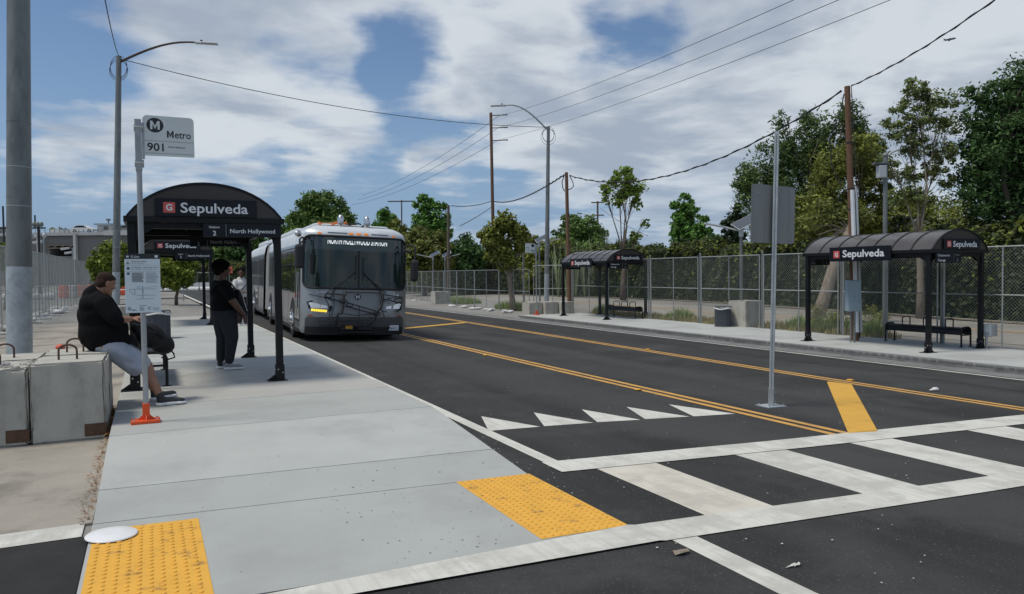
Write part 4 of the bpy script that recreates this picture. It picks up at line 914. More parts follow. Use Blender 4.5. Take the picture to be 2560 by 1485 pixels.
# ================================================================ hedge
def hedge(pts,top0,thick,n,leaf,label,m='leaf_hedge',zb=-.46):
    P=[Vector((x,y,0)) for x,y in pts]; L_=[(P[i+1]-P[i]).length for i in range(len(P)-1)]; T=sum(L_)
    def pos(s):
        for i,l in enumerate(L_):
            if s<=l or i==len(L_)-1: f=s/l; d=(P[i+1]-P[i]).normalized(); return P[i].lerp(P[i+1],min(1,f)),Vector((d.y,-d.x,0))
            s-=l
    t=empty('hedge',(0,0,0),0,label,'hedge')
    hs=lambda s:top0(s)*(1+.07*math.sin(s*.7)+.05*math.sin(s*1.9+1)+.04*math.sin(s*4.1)+.025*math.sin(s*9.3))
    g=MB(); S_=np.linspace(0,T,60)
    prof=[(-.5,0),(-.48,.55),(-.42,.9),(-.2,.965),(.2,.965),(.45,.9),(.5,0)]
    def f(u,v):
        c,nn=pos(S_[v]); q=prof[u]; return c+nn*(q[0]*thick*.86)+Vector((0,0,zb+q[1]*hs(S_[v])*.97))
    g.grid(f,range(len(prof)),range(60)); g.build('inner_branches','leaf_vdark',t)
    cs=[];ns=[]
    for k in range(n):
        s=random.uniform(0,T); c,nn=pos(s); h=hs(s); r=random.random()
        if r<.66:
            z=random.random()**.9; bulge=.06*math.sin(s*3.1+z*7)+.05*math.sin(s*7+z*13); off=-.5*thick*(1.0-.12*z)+bulge*thick*.6+random.gauss(0,.06); side=-1 if off<0 else 1
            p=c+nn*off+Vector((0,0,zb+z*h)); nv=Vector((nn.x*side,nn.y*side,.4))
        else:
            q=random.uniform(-.5,.5); p=c+nn*(q*thick)+Vector((0,0,zb+h*(1-.12*(2*q)**4)+random.gauss(0,.09)+(.25*random.random() if random.random()<.08 else 0))); nv=Vector((nn.x*q,nn.y*q,1))
        cs.append(p); ns.append(nv+Vector([random.gauss(0,.45) for _ in range(3)]))
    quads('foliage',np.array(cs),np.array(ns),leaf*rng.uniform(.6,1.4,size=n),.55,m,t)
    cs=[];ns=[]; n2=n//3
    for k in range(n2):   # yellow-green leaves on crest and shoulders; sunlit top put into their colour
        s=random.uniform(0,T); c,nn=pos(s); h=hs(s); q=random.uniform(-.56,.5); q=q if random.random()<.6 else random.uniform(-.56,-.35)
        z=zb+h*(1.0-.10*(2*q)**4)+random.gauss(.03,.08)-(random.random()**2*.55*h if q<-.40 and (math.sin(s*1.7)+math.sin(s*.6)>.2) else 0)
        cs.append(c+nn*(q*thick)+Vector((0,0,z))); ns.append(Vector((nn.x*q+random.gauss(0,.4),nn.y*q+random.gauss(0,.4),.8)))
    quads('lit_top_leaves',np.array(cs),np.array(ns),leaf*.9*rng.uniform(.6,1.4,size=n2),.55,'leaf_hedge_lit',t)
hp=[(29.5,2),(29.4,9),(29.6,16),(31.5,26),(33.2,34),(33.8,42),(33.2,50),(31.5,60),(29,72),(26,84),(21,97),(13,110),(6,120)]
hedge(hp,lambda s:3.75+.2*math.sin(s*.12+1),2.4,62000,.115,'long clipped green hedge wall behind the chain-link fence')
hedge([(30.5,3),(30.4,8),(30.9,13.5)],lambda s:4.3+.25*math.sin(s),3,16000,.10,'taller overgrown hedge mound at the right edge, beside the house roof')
# leaf litter and kerb in front of hedge, old busway with yellow line
g=MB(); 
def strip_along(pts,off0,off1,z,name,m,n=60):
    P=[Vector((x,y,0)) for x,y in pts]; g=MB(); ve=[]
    for i,p in enumerate(P):
        d=(P[min(i+1,len(P)-1)]-P[max(0,i-1)]).normalized(); nn=Vector((-d.y,d.x,0)); ve.append((p+nn*off0,p+nn*off1))
    g.grid(lambda u,v:ve[v][u]+Vector((0,0,z)),[0,1],range(len(P))); return struct(g.build(name,m))
mat('busway',(.30,.28,.245),.9,var=.1,vscale=.5,bump=.3,bscale=20,stain=((.21,.195,.17),.35,.5,.6),spec=.25)
g=MB(); g.grid(lambda u,v:(u,v,-.45),[20.3,27.6],[-8,4,16,28]); g.grid(lambda u,v:(u+(v-28)*.10,v,-.45),[20.3,27.6],[28,40,52,64]); struct(g.build('busway','busway'))
strip_along(hp,1.1,1.9,-.44,'hedge_verge','dirt'); strip_along(hp,1.9,2.1,-.37,'hedge_kerb','concrete_old')
for x in(24.0,24.25): strip_along([(x,-4),(x,14),(x+.1,28),(x+1.6,44)],0,.1,-.443,'busway_line','paint_yellow')
# weeds
def weeds(label,spots,m,n,h,kind='stuff',name='weeds'):
    vs=[];fs=[]
    for k in range(n):
        cx,cy,r,zb=random.choice(spots); a=random.uniform(0,6.28); q=r*math.sqrt(random.random()); x,y=cx+q*math.cos(a),cy+q*math.sin(a)
        hh=h*random.uniform(.3,1)*(1-.5*q/r); la=random.uniform(0,6.28); ln=hh*random.uniform(.1,.6); w_=.006+.006*random.random(); px_,py_=-math.sin(la)*w_,math.cos(la)*w_
        o=len(vs); mx,my=x+math.cos(la)*ln*.4,y+math.sin(la)*ln*.4; vs+=[(x-px_,y-py_,zb),(x+px_,y+py_,zb),(mx+px_,my+py_,zb+hh*.6),(mx-px_,my-py_,zb+hh*.6),(x+math.cos(la)*ln,y+math.sin(la)*ln,zb+hh)]
        fs+=[(o,o+1,o+2,o+3),(o+3,o+2,o+4)]
    g=MB(); g.v=vs; g.f=fs; g.m=[0]*len(fs); return tag(g.build(name,m),label,'weeds',kind=kind)
sp=[(19.3+.4*math.sin(i*2.3),15.0+i*.5,.55,-.46) for i in range(32)]
weeds('dry straw-coloured grass growing along the base of the fence',sp,'grass_dry',9000,.42)
sp=[(19.6,16.6,.6,-.46),(19.8,17.3,.7,-.46),(19.5,18.2,.5,-.46),(19.4,24.3,.6,-.46),(19.4,29.9,.6,-.46),(18.3,36,.8,-.5),(18.5,38.4,.9,-.5),(19,46,1.,-.5),(19.3,49,1,-.5),(19.3,15.3,.35,-.46)]
weeds('green and grey weed tufts behind the fence near the leaning trunk',sp,'grass_green',9000,.75)
p=G(1905,835,-.42); 
for i,(x,y,r,h) in enumerate(((19.5,21.6,.35,.3),(19.7,17.0,.6,.9),(19.9,15.9,.5,.8))):
    t=empty('shrub',(x,y,-.46),0,('small dark shrub behind the fence at the litter bin','scrubby weed bush under the leaning trunk','scrubby weed bush right of the leaning trunk')[i],'shrub','scrubby bushes behind the fence')
    cl=[((random.uniform(-r,r),random.uniform(-r,r),random.uniform(.1,h)),(r*.4,r*.4,h*.25)) for _ in range(9)]
    cs,ns,sz=crown_leaves(cl,1500,.04); quads('foliage',cs,ns,sz,.35,'leaf_olive' if i else 'leaf_vdark',t)
    g=MB(); [g.tube([(0,0,0),(c[0][0]*.6,c[0][1]*.6,c[0][2])],[.012,.004],4) for c in cl]; g.build('stems','bark',t)
# spiky agave-like stalks
for i in range(7):
    p=at(1395+i*22,660,60); t=empty('stalk_plant',(p.x,p.y,-.46),0,'pale spiky stalk plant above the hedge, %s from the lamp pole'%ordn[i],'plant','spiky plants above the hedge')
    g=MB()
    for k in range(9):
        a=random.uniform(0,6.28); s_=random.uniform(.1,1.1); h=random.uniform(3.,5.3); g.tube([(0,0,0),(s_*.5*math.cos(a),s_*.5*math.sin(a),h*.6),(s_*math.cos(a)*1.3,s_*math.sin(a)*1.3,h)],[.05,.045,.01],5)
    g.build('stalks','leaf_agave',t)
# ================================================================ house at right
h=empty('house',at(2370,640,40),-CY,'low house whose grey shingle roof shows behind the hedge at the right','house'); h.location.z=-.46
zr0,zr1=at(2370,594,40).z+.46,at(2370,541,40).z+.46
g=MB(); g.box(-5.2,3.0,.6,8,0,zr0-.2); g.build('wall','building_mid',h)
g=MB(); g.add([(-4.9,0,zr0-.35),(3.4,0,zr0-.35),(3.4,9,zr0-.35),(-4.9,9,zr0-.35),(-1.3,4,zr1),(1.0,4,zr1)],[(0,1,5,4),(1,2,5),(2,3,4,5),(3,0,4),(0,3,2,1)]); rf=g.build('roof','roof_shingle',h)
g=MB(); g.tube([(.1,3.0,zr1-.5),(.1,3.0,zr1-.02)],.18,12); g.ell((.1,3.0,zr1),(.28,.28,.12),12,6); g.build('roof_vent','alu',rf)
g=MB(); c=at(2188,560,39)-Vector((h.location)); 
R=Matrix.Rotation(CY,4,'Z'); cl_=R@c; zt=at(2188,560,39).z+.46
g.box(cl_.x-.42,cl_.x+.42,cl_.y-.3,cl_.y+.3,0,zt); g.box(cl_.x-.5,cl_.x+.5,cl_.y-.38,cl_.y+.38,zt-.12,zt-.02); g.build('chimney','brick',h)
# ================================================================ far left: parking deck etc.
def cam_frame(u,v,D,zb=-.14): p=at(u,v,D); return Vector((p.x,p.y,zb))
D=165.; k=D/CF
def X(u): return (u-160)*k
def Z(v,D=D): return at(160,v,D).z+.14
t=empty('parking_structure',cam_frame(160,650,D),-CY,'long grey parking structure with a white parapet beyond the left fence','building')
g=MB(); g.box(X(-160),X(330),0,60,Z(589),Z(581)); g.build('parapet','building_pale',t)
g=MB(); g.box(X(-160),X(330),.8,60,Z(612),Z(590)); g.box(X(-160),X(120),.8,60,0,Z(612)); g.box(X(190),X(330),.8,60,0,Z(612)); g.box(X(120),X(190),.8,60,0,Z(640)); g.build('wall','building_grey',t)
g=MB(); g.box(X(120),X(190),14,15,Z(640),Z(612)); g.build('opening','dark_void',t)
for u in(98,189,): g=MB(); g.box(X(u-3),X(u+3),-.3,.6,0,Z(584)); g.box(X(u-7),X(u+7),-.3,.6,Z(586),Z(583)); g.build('column','building_pale',t)
g=MB(); g.box(X(112),X(188),.3,.5,Z(621),Z(619)); g.box(X(112),X(188),.3,.5,Z(614),Z(612)); 
for q in(112,131,150,169,188): g.tube([(X(q),.4,Z(620)),(X(min(188,q+10)),.4,Z(613))],.12,5)
g.build('truss','bark_pale',t)
g=MB(); g.box(X(266),X(340),-1,12,Z(590),Z(578)); g.build('corner_parapet','building_pale',t)
g=MB(); g.box(X(-160),X(330),-.3,-.2,Z(574.5),Z(574)); 
for u in range(-160,330,12): g.box(X(u),X(u)+.1,-.3,-.2,Z(582),Z(574))
g.build('railing','galv_dark',t)
t2=empty('stair_house',cam_frame(262,650,D+4),-CY,'small white stair house with a flat roof on the parking deck','building')
t2.location.z=Z(581)-.14
zz=lambda v:Z(v)-Z(581)
g=MB(); g.box(-17*k,18*k,0,8,0,zz(561)); wl=g.build('wall','building_pale',t2); g=MB(); g.box(-20*k,22*k,-1,9,zz(561),zz(557)); g.build('roof','util_blue',t2); g=MB(); g.box(0,11*k,-.1,0,0,zz(565)); g.build('door','building_mid',t2)
g=MB(); g.tube([(0,2,zz(557)),(0,2,zz(545))],.15,6); g.bbox(-.4,.4,1.7,2.3,zz(548),zz(543),.05); g.build('camera_mast','galv_dark',t2)
t3=empty('rooftop_shed',cam_frame(141,650,D+3),-CY,'low beige shed on the parking deck left of the white car','shed'); t3.location.z=Z(581)-.14
g=MB(); g.prism([(-13*k,0),(-13*k,zz(570)),(10*k,zz(570)),(15*k,0)],'y',0,5); g.build('shed_body','building_pale',t3)
# white car on the deck
def car(u,D_,s,label,m='barrier_white'):
    t=empty('parked_car',cam_frame(u,600,D_),-CY,label,'car','cars on the parking deck'); t.location.z=Z(581)-.14
    W_=2.0; prof=[(-2.45,.35),(-2.5,.75),(-2.35,1.0),(-1.9,1.12),(-1.35,1.5),(-.5,1.62),(.45,1.55),(1.2,1.1),(2.1,.95),(2.45,.75),(2.5,.4)]
    g=MB(); g.prism([(a*s,b*s) for a,b in prof],'y',0,W_*s); g.build('body',m,t)
    g=MB(); g.prism([(a*s,b*s) for a,b in((-1.75,1.12),(-1.3,1.42),(-.5,1.53),(.4,1.47),(1.0,1.12))],'y',-.02,W_*s+.02); g.build('window','black_sign',t)
    for x in(-1.5,1.55):
        g=MB(); g.cyl((x*s,-.05,.36*s),(x*s,.2,.36*s),.37*s,n=16); wh=g.build('wheel','cable_black',t); g=MB(); g.cyl((x*s,-.07,.36*s),(x*s,-.05,.36*s),.2*s,n=12); g.build('rim','alu',wh)
car(205,D+2.2,1.06,'white hatchback parked on the deck beside the stair house')
for i,(u,m_) in enumerate(((5,'barrier_white'),(16,'galv_dark'),(320,'galv_dark'))): car(u,D+3,1.,('white car on the deck at the left edge','grey car on the deck just left of the thick pole','grey car on the deck right of the stair house')[i],m_)
# flood light mast
def mast(u,vb,vt,D_,r,label,heads,m='cable_black'):
    p=cam_frame(u,vb,D_); t=empty('light_mast',p,-CY,label,'light mast','light masts of the left lot'); h_=at(u,vt,D_).z+.14; kk=D_/CF
    g=MB(); g.tube([(0,0,0),(0,0,h_)],r,8); g.build('mast',m,t)
    if heads=='flood':
        g=MB(); g.box(-17*kk,17*kk,-.06,.06,h_-.2,h_-.08); g.tube([(-8*kk,0,h_-.1),(-8*kk,0,h_+.9)],.06,5); g.build('crossbar',m,t)
        for x in(-16,-9,0,9,16): g=MB(); g.ell((x*kk,-.1,h_-.75 if abs(x)>10 else h_+.15),(.17,.17,.22),10,6); g.build('lamp_head','lamp_grey' if abs(x)>10 else 'galv_dark',t)
    elif heads=='pair':
        for x,z in((0,0),(.35,-.55)): g=MB(); g.bbox(x-.55,x+.35,-.2,.2,h_+z-.12,h_+z+.12,.03,M=Matrix.Rotation(-.15,4,'Y')); g.build('lamp_head','lamp_grey',t)
mast(101,720,566,60,.10,'black mast with a row of floodlights behind the left fence','flood'); mast(113,720,590,70,.07,'grey mast with two tilted lamp heads beside the floodlight mast','pair','galv'); mast(184,720,620,90,.07,'distant grey lamp mast in front of the deck column','pair','galv'); mast(14,720,516,120,.14,'tall thin dark mast at the left edge above the deck','none')
# pale low building behind
D=150.; k=D/CF; t=empty('warehouse',cam_frame(520,650,D),-CY,'low pale building with a shaded recess, behind the waiting woman','building')
X=lambda u:(u-520)*k; Z=lambda v:at(520,v,D).z+.14
g=MB(); g.box(X(395),X(580),0,20,Z(658),Z(647)); g.box(X(573),X(580),-.2,20,0,Z(658)); g.build('fascia','building_pale',t)
g=MB(); g.box(X(395),X(575),2,20,0,Z(658)); g.build('wall','building_mid',t)
g=MB(); g.box(X(395),X(480),-6,0,0,Z(676)); g.build('annex','building_grey',t)
g=MB(); g.box(X(445),X(456),-6.3,-6,Z(690),Z(668)); g.build('window','building_pale',t)
# jersey barriers
D=100; k=D/CF
for i in range(13):
    u=300+i*30.5; p=cam_frame(u,712,D*(1.0+.0004*(u-500)),-.3); g=MB(); L_=29.5*k/2
    g.prism([(-.34,0),(-.30,.22),(-.12,.42),(-.10,1.0),(.10,1.0),(.12,.42),(.30,.22),(.34,0)],'x',-L_,L_)
    o=g.build('traffic_barrier','barrier_white',loc=p,rot=(0,0,-CY)); tag(o,'white concrete road barrier across the lot end, %s from the left'%(ordn[i] if i<12 else 'thirteenth'),'traffic barrier','white barriers across the far lot')
for i in range(9):
    u=378+i*29; p=cam_frame(u,700,D+5,-.3); kk=(D+5)/CF; t=empty('railing',p,-CY,'grey metal railing panel behind the white barriers, %s from the left'%ordn[i],'railing','grey railing behind the barriers'); w_=29*kk
    g=MB(); g.tube([(0,0,2.3),(w_,0,2.3)],.05,5); g.build('rail','galv_dark',t)
    for q in(0,.5): g=MB(); g.tube([(w_*q,0,0),(w_*q,0,2.5)],.05,5); g.build('baluster','galv_dark',t)
# orange and white water barriers behind the left fence
D=62; k=D/CF
for i in range(9):
    u=150+i*22; p=cam_frame(u,735,D+i*1.2,-.14); t=empty('water_barrier',p,-CY,('orange' if i%4!=1 else 'white')+' plastic water barrier behind the left fence, %s in the row'%ordn[i],'water barrier','plastic water barriers')
    L_=21*k; m_='barrier_orange' if i%4!=1 else 'barrier_white'
    for z0,z1 in((0,.5),(.55,1.05)):
        g=MB(); g.bbox(0,L_*.95,-.25,.25,z0,z1,.08)
        g.build('segment',m_,t)
for i in range(4):
    p=cam_frame(20+i*34,730,58,-.14); g=MB(); g.ell((0,0,.25),(.5,.35,.3),10,6); tag(g.build('white_sack','bag_white',loc=p),'white bulk sack far behind the left fence, %s from the left'%ordn[i],'sack','white sacks in the left lot')
# posts in the lot, orange sign
p=cam_frame(459,753,55); 
p=G(459,753,-.14); D_=(p-Vector((0,0,CH))).dot(Vector(_F)); t=empty('lot_sign_post',p,-CY,'thin grey post standing alone in the far lot','post'); g=MB(); g.tube([(0,0,0),(0,0,at(459,652,D_).z+.14)],.035,6); g.build('post','galv',t)
p=cam_frame(574,720,96); t=empty('detour_sign',p,-CY,'small orange board between the two waiting people','road sign'); g=MB(); z=at(574,678,96).z+.14; g.tube([(0,0,0),(0,0,z)],.05,6); g.build('post','galv',t); g=MB(); g.bbox(-.24*1.8,.24*1.8,-.05,-.02,z-.25,z+.55,.02); bo=g.build('board','barrier_orange',t); g=MB(); g.box(-.3,.3,-.06,-.052,z+.08,z+.22); g.build('bar','ink_black',bo)
p=cam_frame(1300-692,700,75)
# ================================================================ articulated bus
mat('bus_silver',(.32,.33,.335),.22,.45,var=.04,vscale=1.2,spec=.6,stain=((.27,.28,.29),1.6,.52,.5))
mat('bus_roof',(.64,.67,.69),.38,.15,var=.05,vscale=1.,spec=.5,stain=((.40,.43,.46),1.2,.5,.4))
mat('bus_bumper',(.075,.08,.083),.5,var=.1,vscale=3,spec=.5); mat('rubber',(.012,.012,.012),.75,bump=.3,bscale=50); mat('bellows',(.30,.305,.30),.8,var=.15,vscale=3)
mat('chrome',(.62,.62,.62),.22,1.,var=.2,vscale=25); mat('interior',(.02,.024,.024),.8); mat('rail_yellow',(.55,.50,.04),.5)
mat('glass_dark',(.018,.024,.024),.05,spec=.9)
mat('glass_side',(.022,.026,.026),.04,spec=1.)
mat('glass_front',(.022,.038,.034),.05,spec=.7,alpha=.72)
mat('display',(.035,.06,.055),.18,spec=.7)
mat('led_white',(.8,.85,.85),.5,emit=((.9,.95,.95),.75)); mat('led_yellow',(.8,.6,.02),.5,emit=((1.,.72,.05),1.1)); mat('headlight',(.55,.58,.6),.12,.3,emit=((.8,.9,1.),.15),spec=1.)
mat('amber',(.65,.20,.03),.3,emit=((1.,.35,.06),.25)); mat('cable_orange',(.65,.18,.05),.6); mat('plate_ink',(.03,.05,.15),.5); mat('reflect_red',(.30,.06,.03),.4)
BW,BC=2.78,1.39
bus=empty('articulated_bus',(3.64,20.5,-.24),math.radians(-2.5),'silver articulated city bus pulling in along the left platform, lights on','bus')
bus.scale=(1.06,1,1); bus.rotation_euler=(0,math.radians(2.4),math.radians(-2.5))
def fy(x,z):
    q=abs((x-BC)/BC); return .30*q**4*.9+.10*q**10+ .085*max(0,z-1.45)+ (.45*max(0,(z-2.93)/.3)**2.2 if z>2.93 else 0)-.03*math.exp(-((z-.75)/.35)**2)+.05*max(0,.5-z)
def prof(z):   # half width at height z
    if z<.36: return BC-.05+.05*(z-.24)/.12
    if z<2.55: return BC
    if z<2.95: return BC-.06*((z-2.55)/.4)**1.5
    return BC-.06-.34*(min(1,(z-2.95)/.26))**1.8
zs=[.24,.30,.36,.5,.68,.9,1.1,1.3,1.49,1.7,2.0,2.3,2.52,2.7,2.85,2.95,3.02,3.08,3.13,3.17,3.20]
def front_patch(name,x0,x1,z0,z1,off,m,parent,rad=.12,nx=22,nz=14,skew=None):
    g=MB(); us=np.linspace(0,1,nx); vs=np.concatenate([z0+rad*(1-np.cos(np.linspace(0,math.pi/2,5)[:-1])),np.linspace(z0+rad,z1-rad,nz),z1-rad+rad*np.sin(np.linspace(0,math.pi/2,5)[1:])])
    def f(u,z):
        d=0
        if z<z0+rad: d=rad-math.sqrt(max(0,rad**2-(z0+rad-z)**2))
        if z>z1-rad: d=max(d,rad-math.sqrt(max(0,rad**2-(z-z1+rad)**2)))
        xa,xb=x0+d,x1-d; x=xa+(xb-xa)*u; zz_=z+(skew(x) if skew else 0)
        return (x,fy(x,zz_)-off,zz_)
    g.grid(f,us,vs); return g.build(name,m,parent,smooth=True)
# shell
WX0,WX1,WZ0,WZ1=.12,2.66,1.50,2.86
def shell(name,y0,y1,front,parent,m='bus_silver',mr='bus_roof'):
    g=MB(); P=[]
    for z in zs: P.append((BC-prof(z),z))
    for k in range(1,8): P.append((BC-prof(3.2)+2*prof(3.2)*k/8,3.2+.035*math.sin(math.pi*k/8)))
    for z in zs[::-1]: P.append((BC+prof(z),z))
    ysn=[None,.75,1.4,3,5,7,y1] if front else [y0,(y0+y1)/2,y1]
    for yi in ysn:
        for (x,z) in P: g.v.append((x,(fy(x,z) if yi is None else yi),z))
    n=len(P)
    for j in range(len(ysn)-1):
        for i in range(n-1):
            a=j*n+i; g.f.append((a,a+1,a+1+n,a+n)); g.m.append(1 if min(P[i][1],P[i+1][1])>=2.55 else 0)
    e=(len(ysn)-1)*n; g.f.append(tuple(e+i for i in range(n))); g.m.append(0)
    if front:
        # front skin with a real opening for the windscreen
        nx=25
        for j in range(len(zs)-1):
            for i in range(nx-1):
                def pt(ii,z): h=prof(z); x=BC-h+2*h*ii/(nx-1); return (x,fy(x,z),z)
                q=[pt(i,zs[j]),pt(i+1,zs[j]),pt(i+1,zs[j+1]),pt(i,zs[j+1])]; cx=sum(p[0] for p in q)/4; cz=sum(p[2] for p in q)/4
                if WX0<cx<WX1 and WZ0-.01<cz<2.52: continue
                g.add(q,[(0,1,2,3)],1 if cz>2.9 else 0)
        for i in range(nx-1):
            h=prof(3.2); x0_=BC-h+2*h*i/(nx-1); x1_=BC-h+2*h*(i+1)/(nx-1)
            s0,s1=3.2+.035*math.sin(math.pi*i/(nx-1)),3.2+.035*math.sin(math.pi*(i+1)/(nx-1)); g.add([(x0_,fy(x0_,3.2),3.2),(x1_,fy(x1_,3.2),3.2),(x1_,.75,s1),(x0_,.75,s0)],[(0,1,2,3)],1)
    o=g.build(name,[m,mr],parent,smooth=True,auto=35); return o
body=shell('body',0,9.4,True,bus); rear=shell('rear_body',11.25,18.9,False,bus)
g=MB(); g.box(.12,2.66,.55,9.2,1.15,1.16); g.box(.12,2.66,2.6,2.62,.4,2.6); g.box(.12,.13,.5,2.6,.4,2.6); g.box(2.65,2.66,.5,2.6,.4,2.6); g.box(.1,2.68,.45,2.6,2.54,2.56); g.bbox(.25,2.55,.32,.60,1.1,1.52,.05); g.build('interior','interior',bus)
g=MB(); g.bbox(1.75,2.25,1.4,1.6,1.1,2.2,.06); g.bbox(1.75,2.25,1.1,1.5,1.1,1.5,.06); g.build('driver_seat','bus_bumper',bus)
for x0_,x1_,zt_ in((.95,1.75,1.70),(1.35,2.15,1.66)):
    g=MB(); g.tube([(x0_,.62,1.40),(x0_,.62,zt_-.06),(x0_+.08,.62,zt_),(x1_-.08,.62,zt_),(x1_,.62,zt_-.06),(x1_,.62,1.40)],.022,8); g.build('yellow_rail','rail_yellow',bus)
g=MB(); g.tube([(1.98+.23*math.cos(q),.72+.08*math.sin(q),1.62+.15*math.sin(q)) for q in np.linspace(0,6.283,20)],.016,6); g.build('steering_wheel','cable_black',bus)
front_patch('lower_fascia',.10,2.68,.28,.66,.012,'bus_bumper',bus,rad=.05)
front_patch('air_dam',.10,2.68,.20,.42,.02,'rubber',bus,rad=.04)
# windscreen surround, glass, display
g=MB()
def ring(x0,x1,z0,z1,r,off,n=8):
    P=[]
    for cx,cz,a in((x1-r,z1-r,0),(x0+r,z1-r,90),(x0+r,z0+r,180),(x1-r,z0+r,270)):
        for q in np.linspace(0,90,n): P.append((cx+r*math.cos(math.radians(a+q)),cz+r*math.sin(math.radians(a+q))))
    Q=[]
    for i in range(len(P)):
        a,b=P[i],P[(i+1)%len(P)]; L_=math.hypot(b[0]-a[0],b[1]-a[1]); m=max(1,int(L_/.12))
        for k in range(m): x=a[0]+(b[0]-a[0])*k/m; z=a[1]+(b[1]-a[1])*k/m; Q.append((x,fy(x,z)-off,z))
    return Q
R1=ring(.055,2.725,1.475,2.90,.17,.008); g.tube(R1+[R1[0]],.034,6); g.build('windscreen_gasket','rubber',bus)
ws=front_patch('windscreen',.06,2.72,1.49,2.53,.016,'glass_front',bus,rad=.14)
g=MB(); 
for x in(1.42,): g.grid(lambda u,v:(x+u,fy(x,v)-.022,v),[-.022,.022],np.linspace(1.5,2.52,8))
g.build('centre_post','rubber',bus)
front_patch('sign_surround',.06,2.72,2.50,2.885,.014,'glass_dark',bus,rad=.08)
ds=front_patch('destination_display',.48,2.38,2.55,2.83,.018,'display',bus,rad=.02)
tx=text('NORTH HOLLYWOOD STATION','lettering','led_white',ds,(.62,fy(1.4,2.75)-.024,2.69),FRONT,h=.20,w=1.55,bold=.015,keep=.095)
me=tx.data
for v in me.vertices: v.co.z=-(fy(.62+v.co.x,2.75)-fy(1.4,2.75))
front_patch('wiper_cowl',.20,2.6,1.455,1.50,.02,'rubber',bus,rad=.015,nz=3)
# fascia details
def hl(x0,x1,s):
    P=[(0,.16),(.10,.20),(.62,.06),(.66,-.02),(.58,-.09),(.18,-.09),(.05,-.02)]
    o=[]
    for a,b in P: x=x0+a*s; z=.93+b; o.append((x,fy(x,z)-.012,z))
    g=MB(); g.add(o,[tuple(range(len(o)))]); h=g.build('headlight_housing','glass_dark',bus); P2=[(.05,.13),(.12,.155),(.50,.055),(.50,.0),(.12,.0)]
    o=[(x0+a*s,fy(x0+a*s,.93+b)-.018,.93+b) for a,b in P2]; g=MB(); g.add(o,[tuple(range(len(o)))]); g.build('headlight','headlight',h)
    return h
h1=hl(.13,.8,1); h2=hl(BW-.12,2.0,-1)
g=MB()
for k in range(7): 
    x=.24+k*.055; z=.885-k*.004; g.add([(x,fy(x,z)-.02,z-.04),(x+.045,fy(x+.045,z)-.02,z-.042),(x+.05,fy(x+.05,z)-.02,z+.02),(x+.005,fy(x,z)-.02,z+.02)],[(0,1,2,3)])
g.build('turn_signal','led_yellow',h1)
front_patch('fascia_panel',.72,2.12,.70,1.44,.006,mat('bus_fascia',(.25,.26,.265),.35,.3,var=.03,vscale=2),bus,rad=.05)
for x,w_ in((1.22,.12),(1.42,.12),(1.61,.12)): front_patch('marker_light',x-.06,x+.06,2.96,3.02,.012,'amber',bus,rad=.015,nx=4,nz=3)
for x in(.42,2.36): front_patch('marker_light',x-.05,x+.05,2.955,3.0,.012,'amber',bus,rad=.015,nx=4,nz=3)
for x0_,x1_ in((.62,1.12),(1.75,2.22)): front_patch('vent_slot',x0_,x1_,2.99,3.01,.008,'rubber',bus,rad=.005,nx=6,nz=3)
for x in(.22,2.56): front_patch('reflector',x-.06,x+.06,.70,.74,.014,'reflect_red',bus,rad=.01,nx=4,nz=3)
text('Go Metro','lettering','letter_white',bus,(.34,fy(.45,1.36)-.014,1.34),FRONT,h=.055,bold=.0).rotation_euler=(math.pi/2,0,-.12)
text('16504','lettering','letter_white',bus,(2.13,fy(2.3,1.28)-.02,1.26),FRONT,h=.12,w=.40,bold=.01).rotation_euler=(math.pi/2,0,.16)
g=MB(); y=fy(1.4,1.25)-.012; g.add([(1.40+.085*math.cos(k*.314),y,1.25+.085*math.sin(k*.314)) for k in range(20)],[tuple(range(20))]); em=g.build('emblem','ink_black',bus)
m_glyph(em,'letter_white',1.40,y-.003,1.203,.095,.095)
g=MB(); g.bbox(2.22,2.52,.205,.217,.32,.47,.004); pl=g.build('licence_plate','letter_white',bus); pl.location=(0,fy(2.37,.4)-.245,0)
text('1589575','lettering','plate_ink',pl,(2.37,.203,.345),FRONT,h=.065,w=.25,align='CENTER',bold=.01); text('California','lettering','reflect_red',pl,(2.37,.203,.428),FRONT,h=.022,w=.13,align='CENTER')
for pts in ([(.18,1.30),(.55,1.22),(.80,1.12)],[(2.60,1.30),(2.25,1.22),(2.0,1.12)],[(.72,.70),(.80,1.0),(.78,1.42)],[(2.12,.70),(2.0,1.0),(2.05,1.42)],[(.12,.68),(1.4,.68),(2.66,.68)],[(.9,.80),(1.4,.74),(2.0,.82)]):
    g=MB(); P=[]
    for i in range(len(pts)-1):
        for q in np.linspace(0,1,8): x=pts[i][0]*(1-q)+pts[i+1][0]*q; z=pts[i][1]*(1-q)+pts[i+1][1]*q; P.append((x,fy(x,z)-.008,z))
    g.tube(P,.009,4); g.build('panel_seam','rubber',bus)
# wipers
for xa,za,xb,zb_,xt,zt_ in((.62,1.36,1.33,1.98,1.30,1.75),(2.05,1.36,1.52,1.95,1.55,1.75)):
    g=MB(); g.tube([(xa,fy(xa,za)-.05,za),(xb,fy(xb,zb_)-.07,zb_)],.013,6); g.tube([(xb-.0,fy(xb,zb_)-.05,zb_-.30),(xb+.02,fy(xb,zb_)-.05,zb_+.42)],.012,6); g.tube([(xa+.12,fy(xa,za)-.05,za),(xb,fy(xb,zb_)-.07,zb_-.05)],.009,5); g.build('wiper','cable_black',bus)
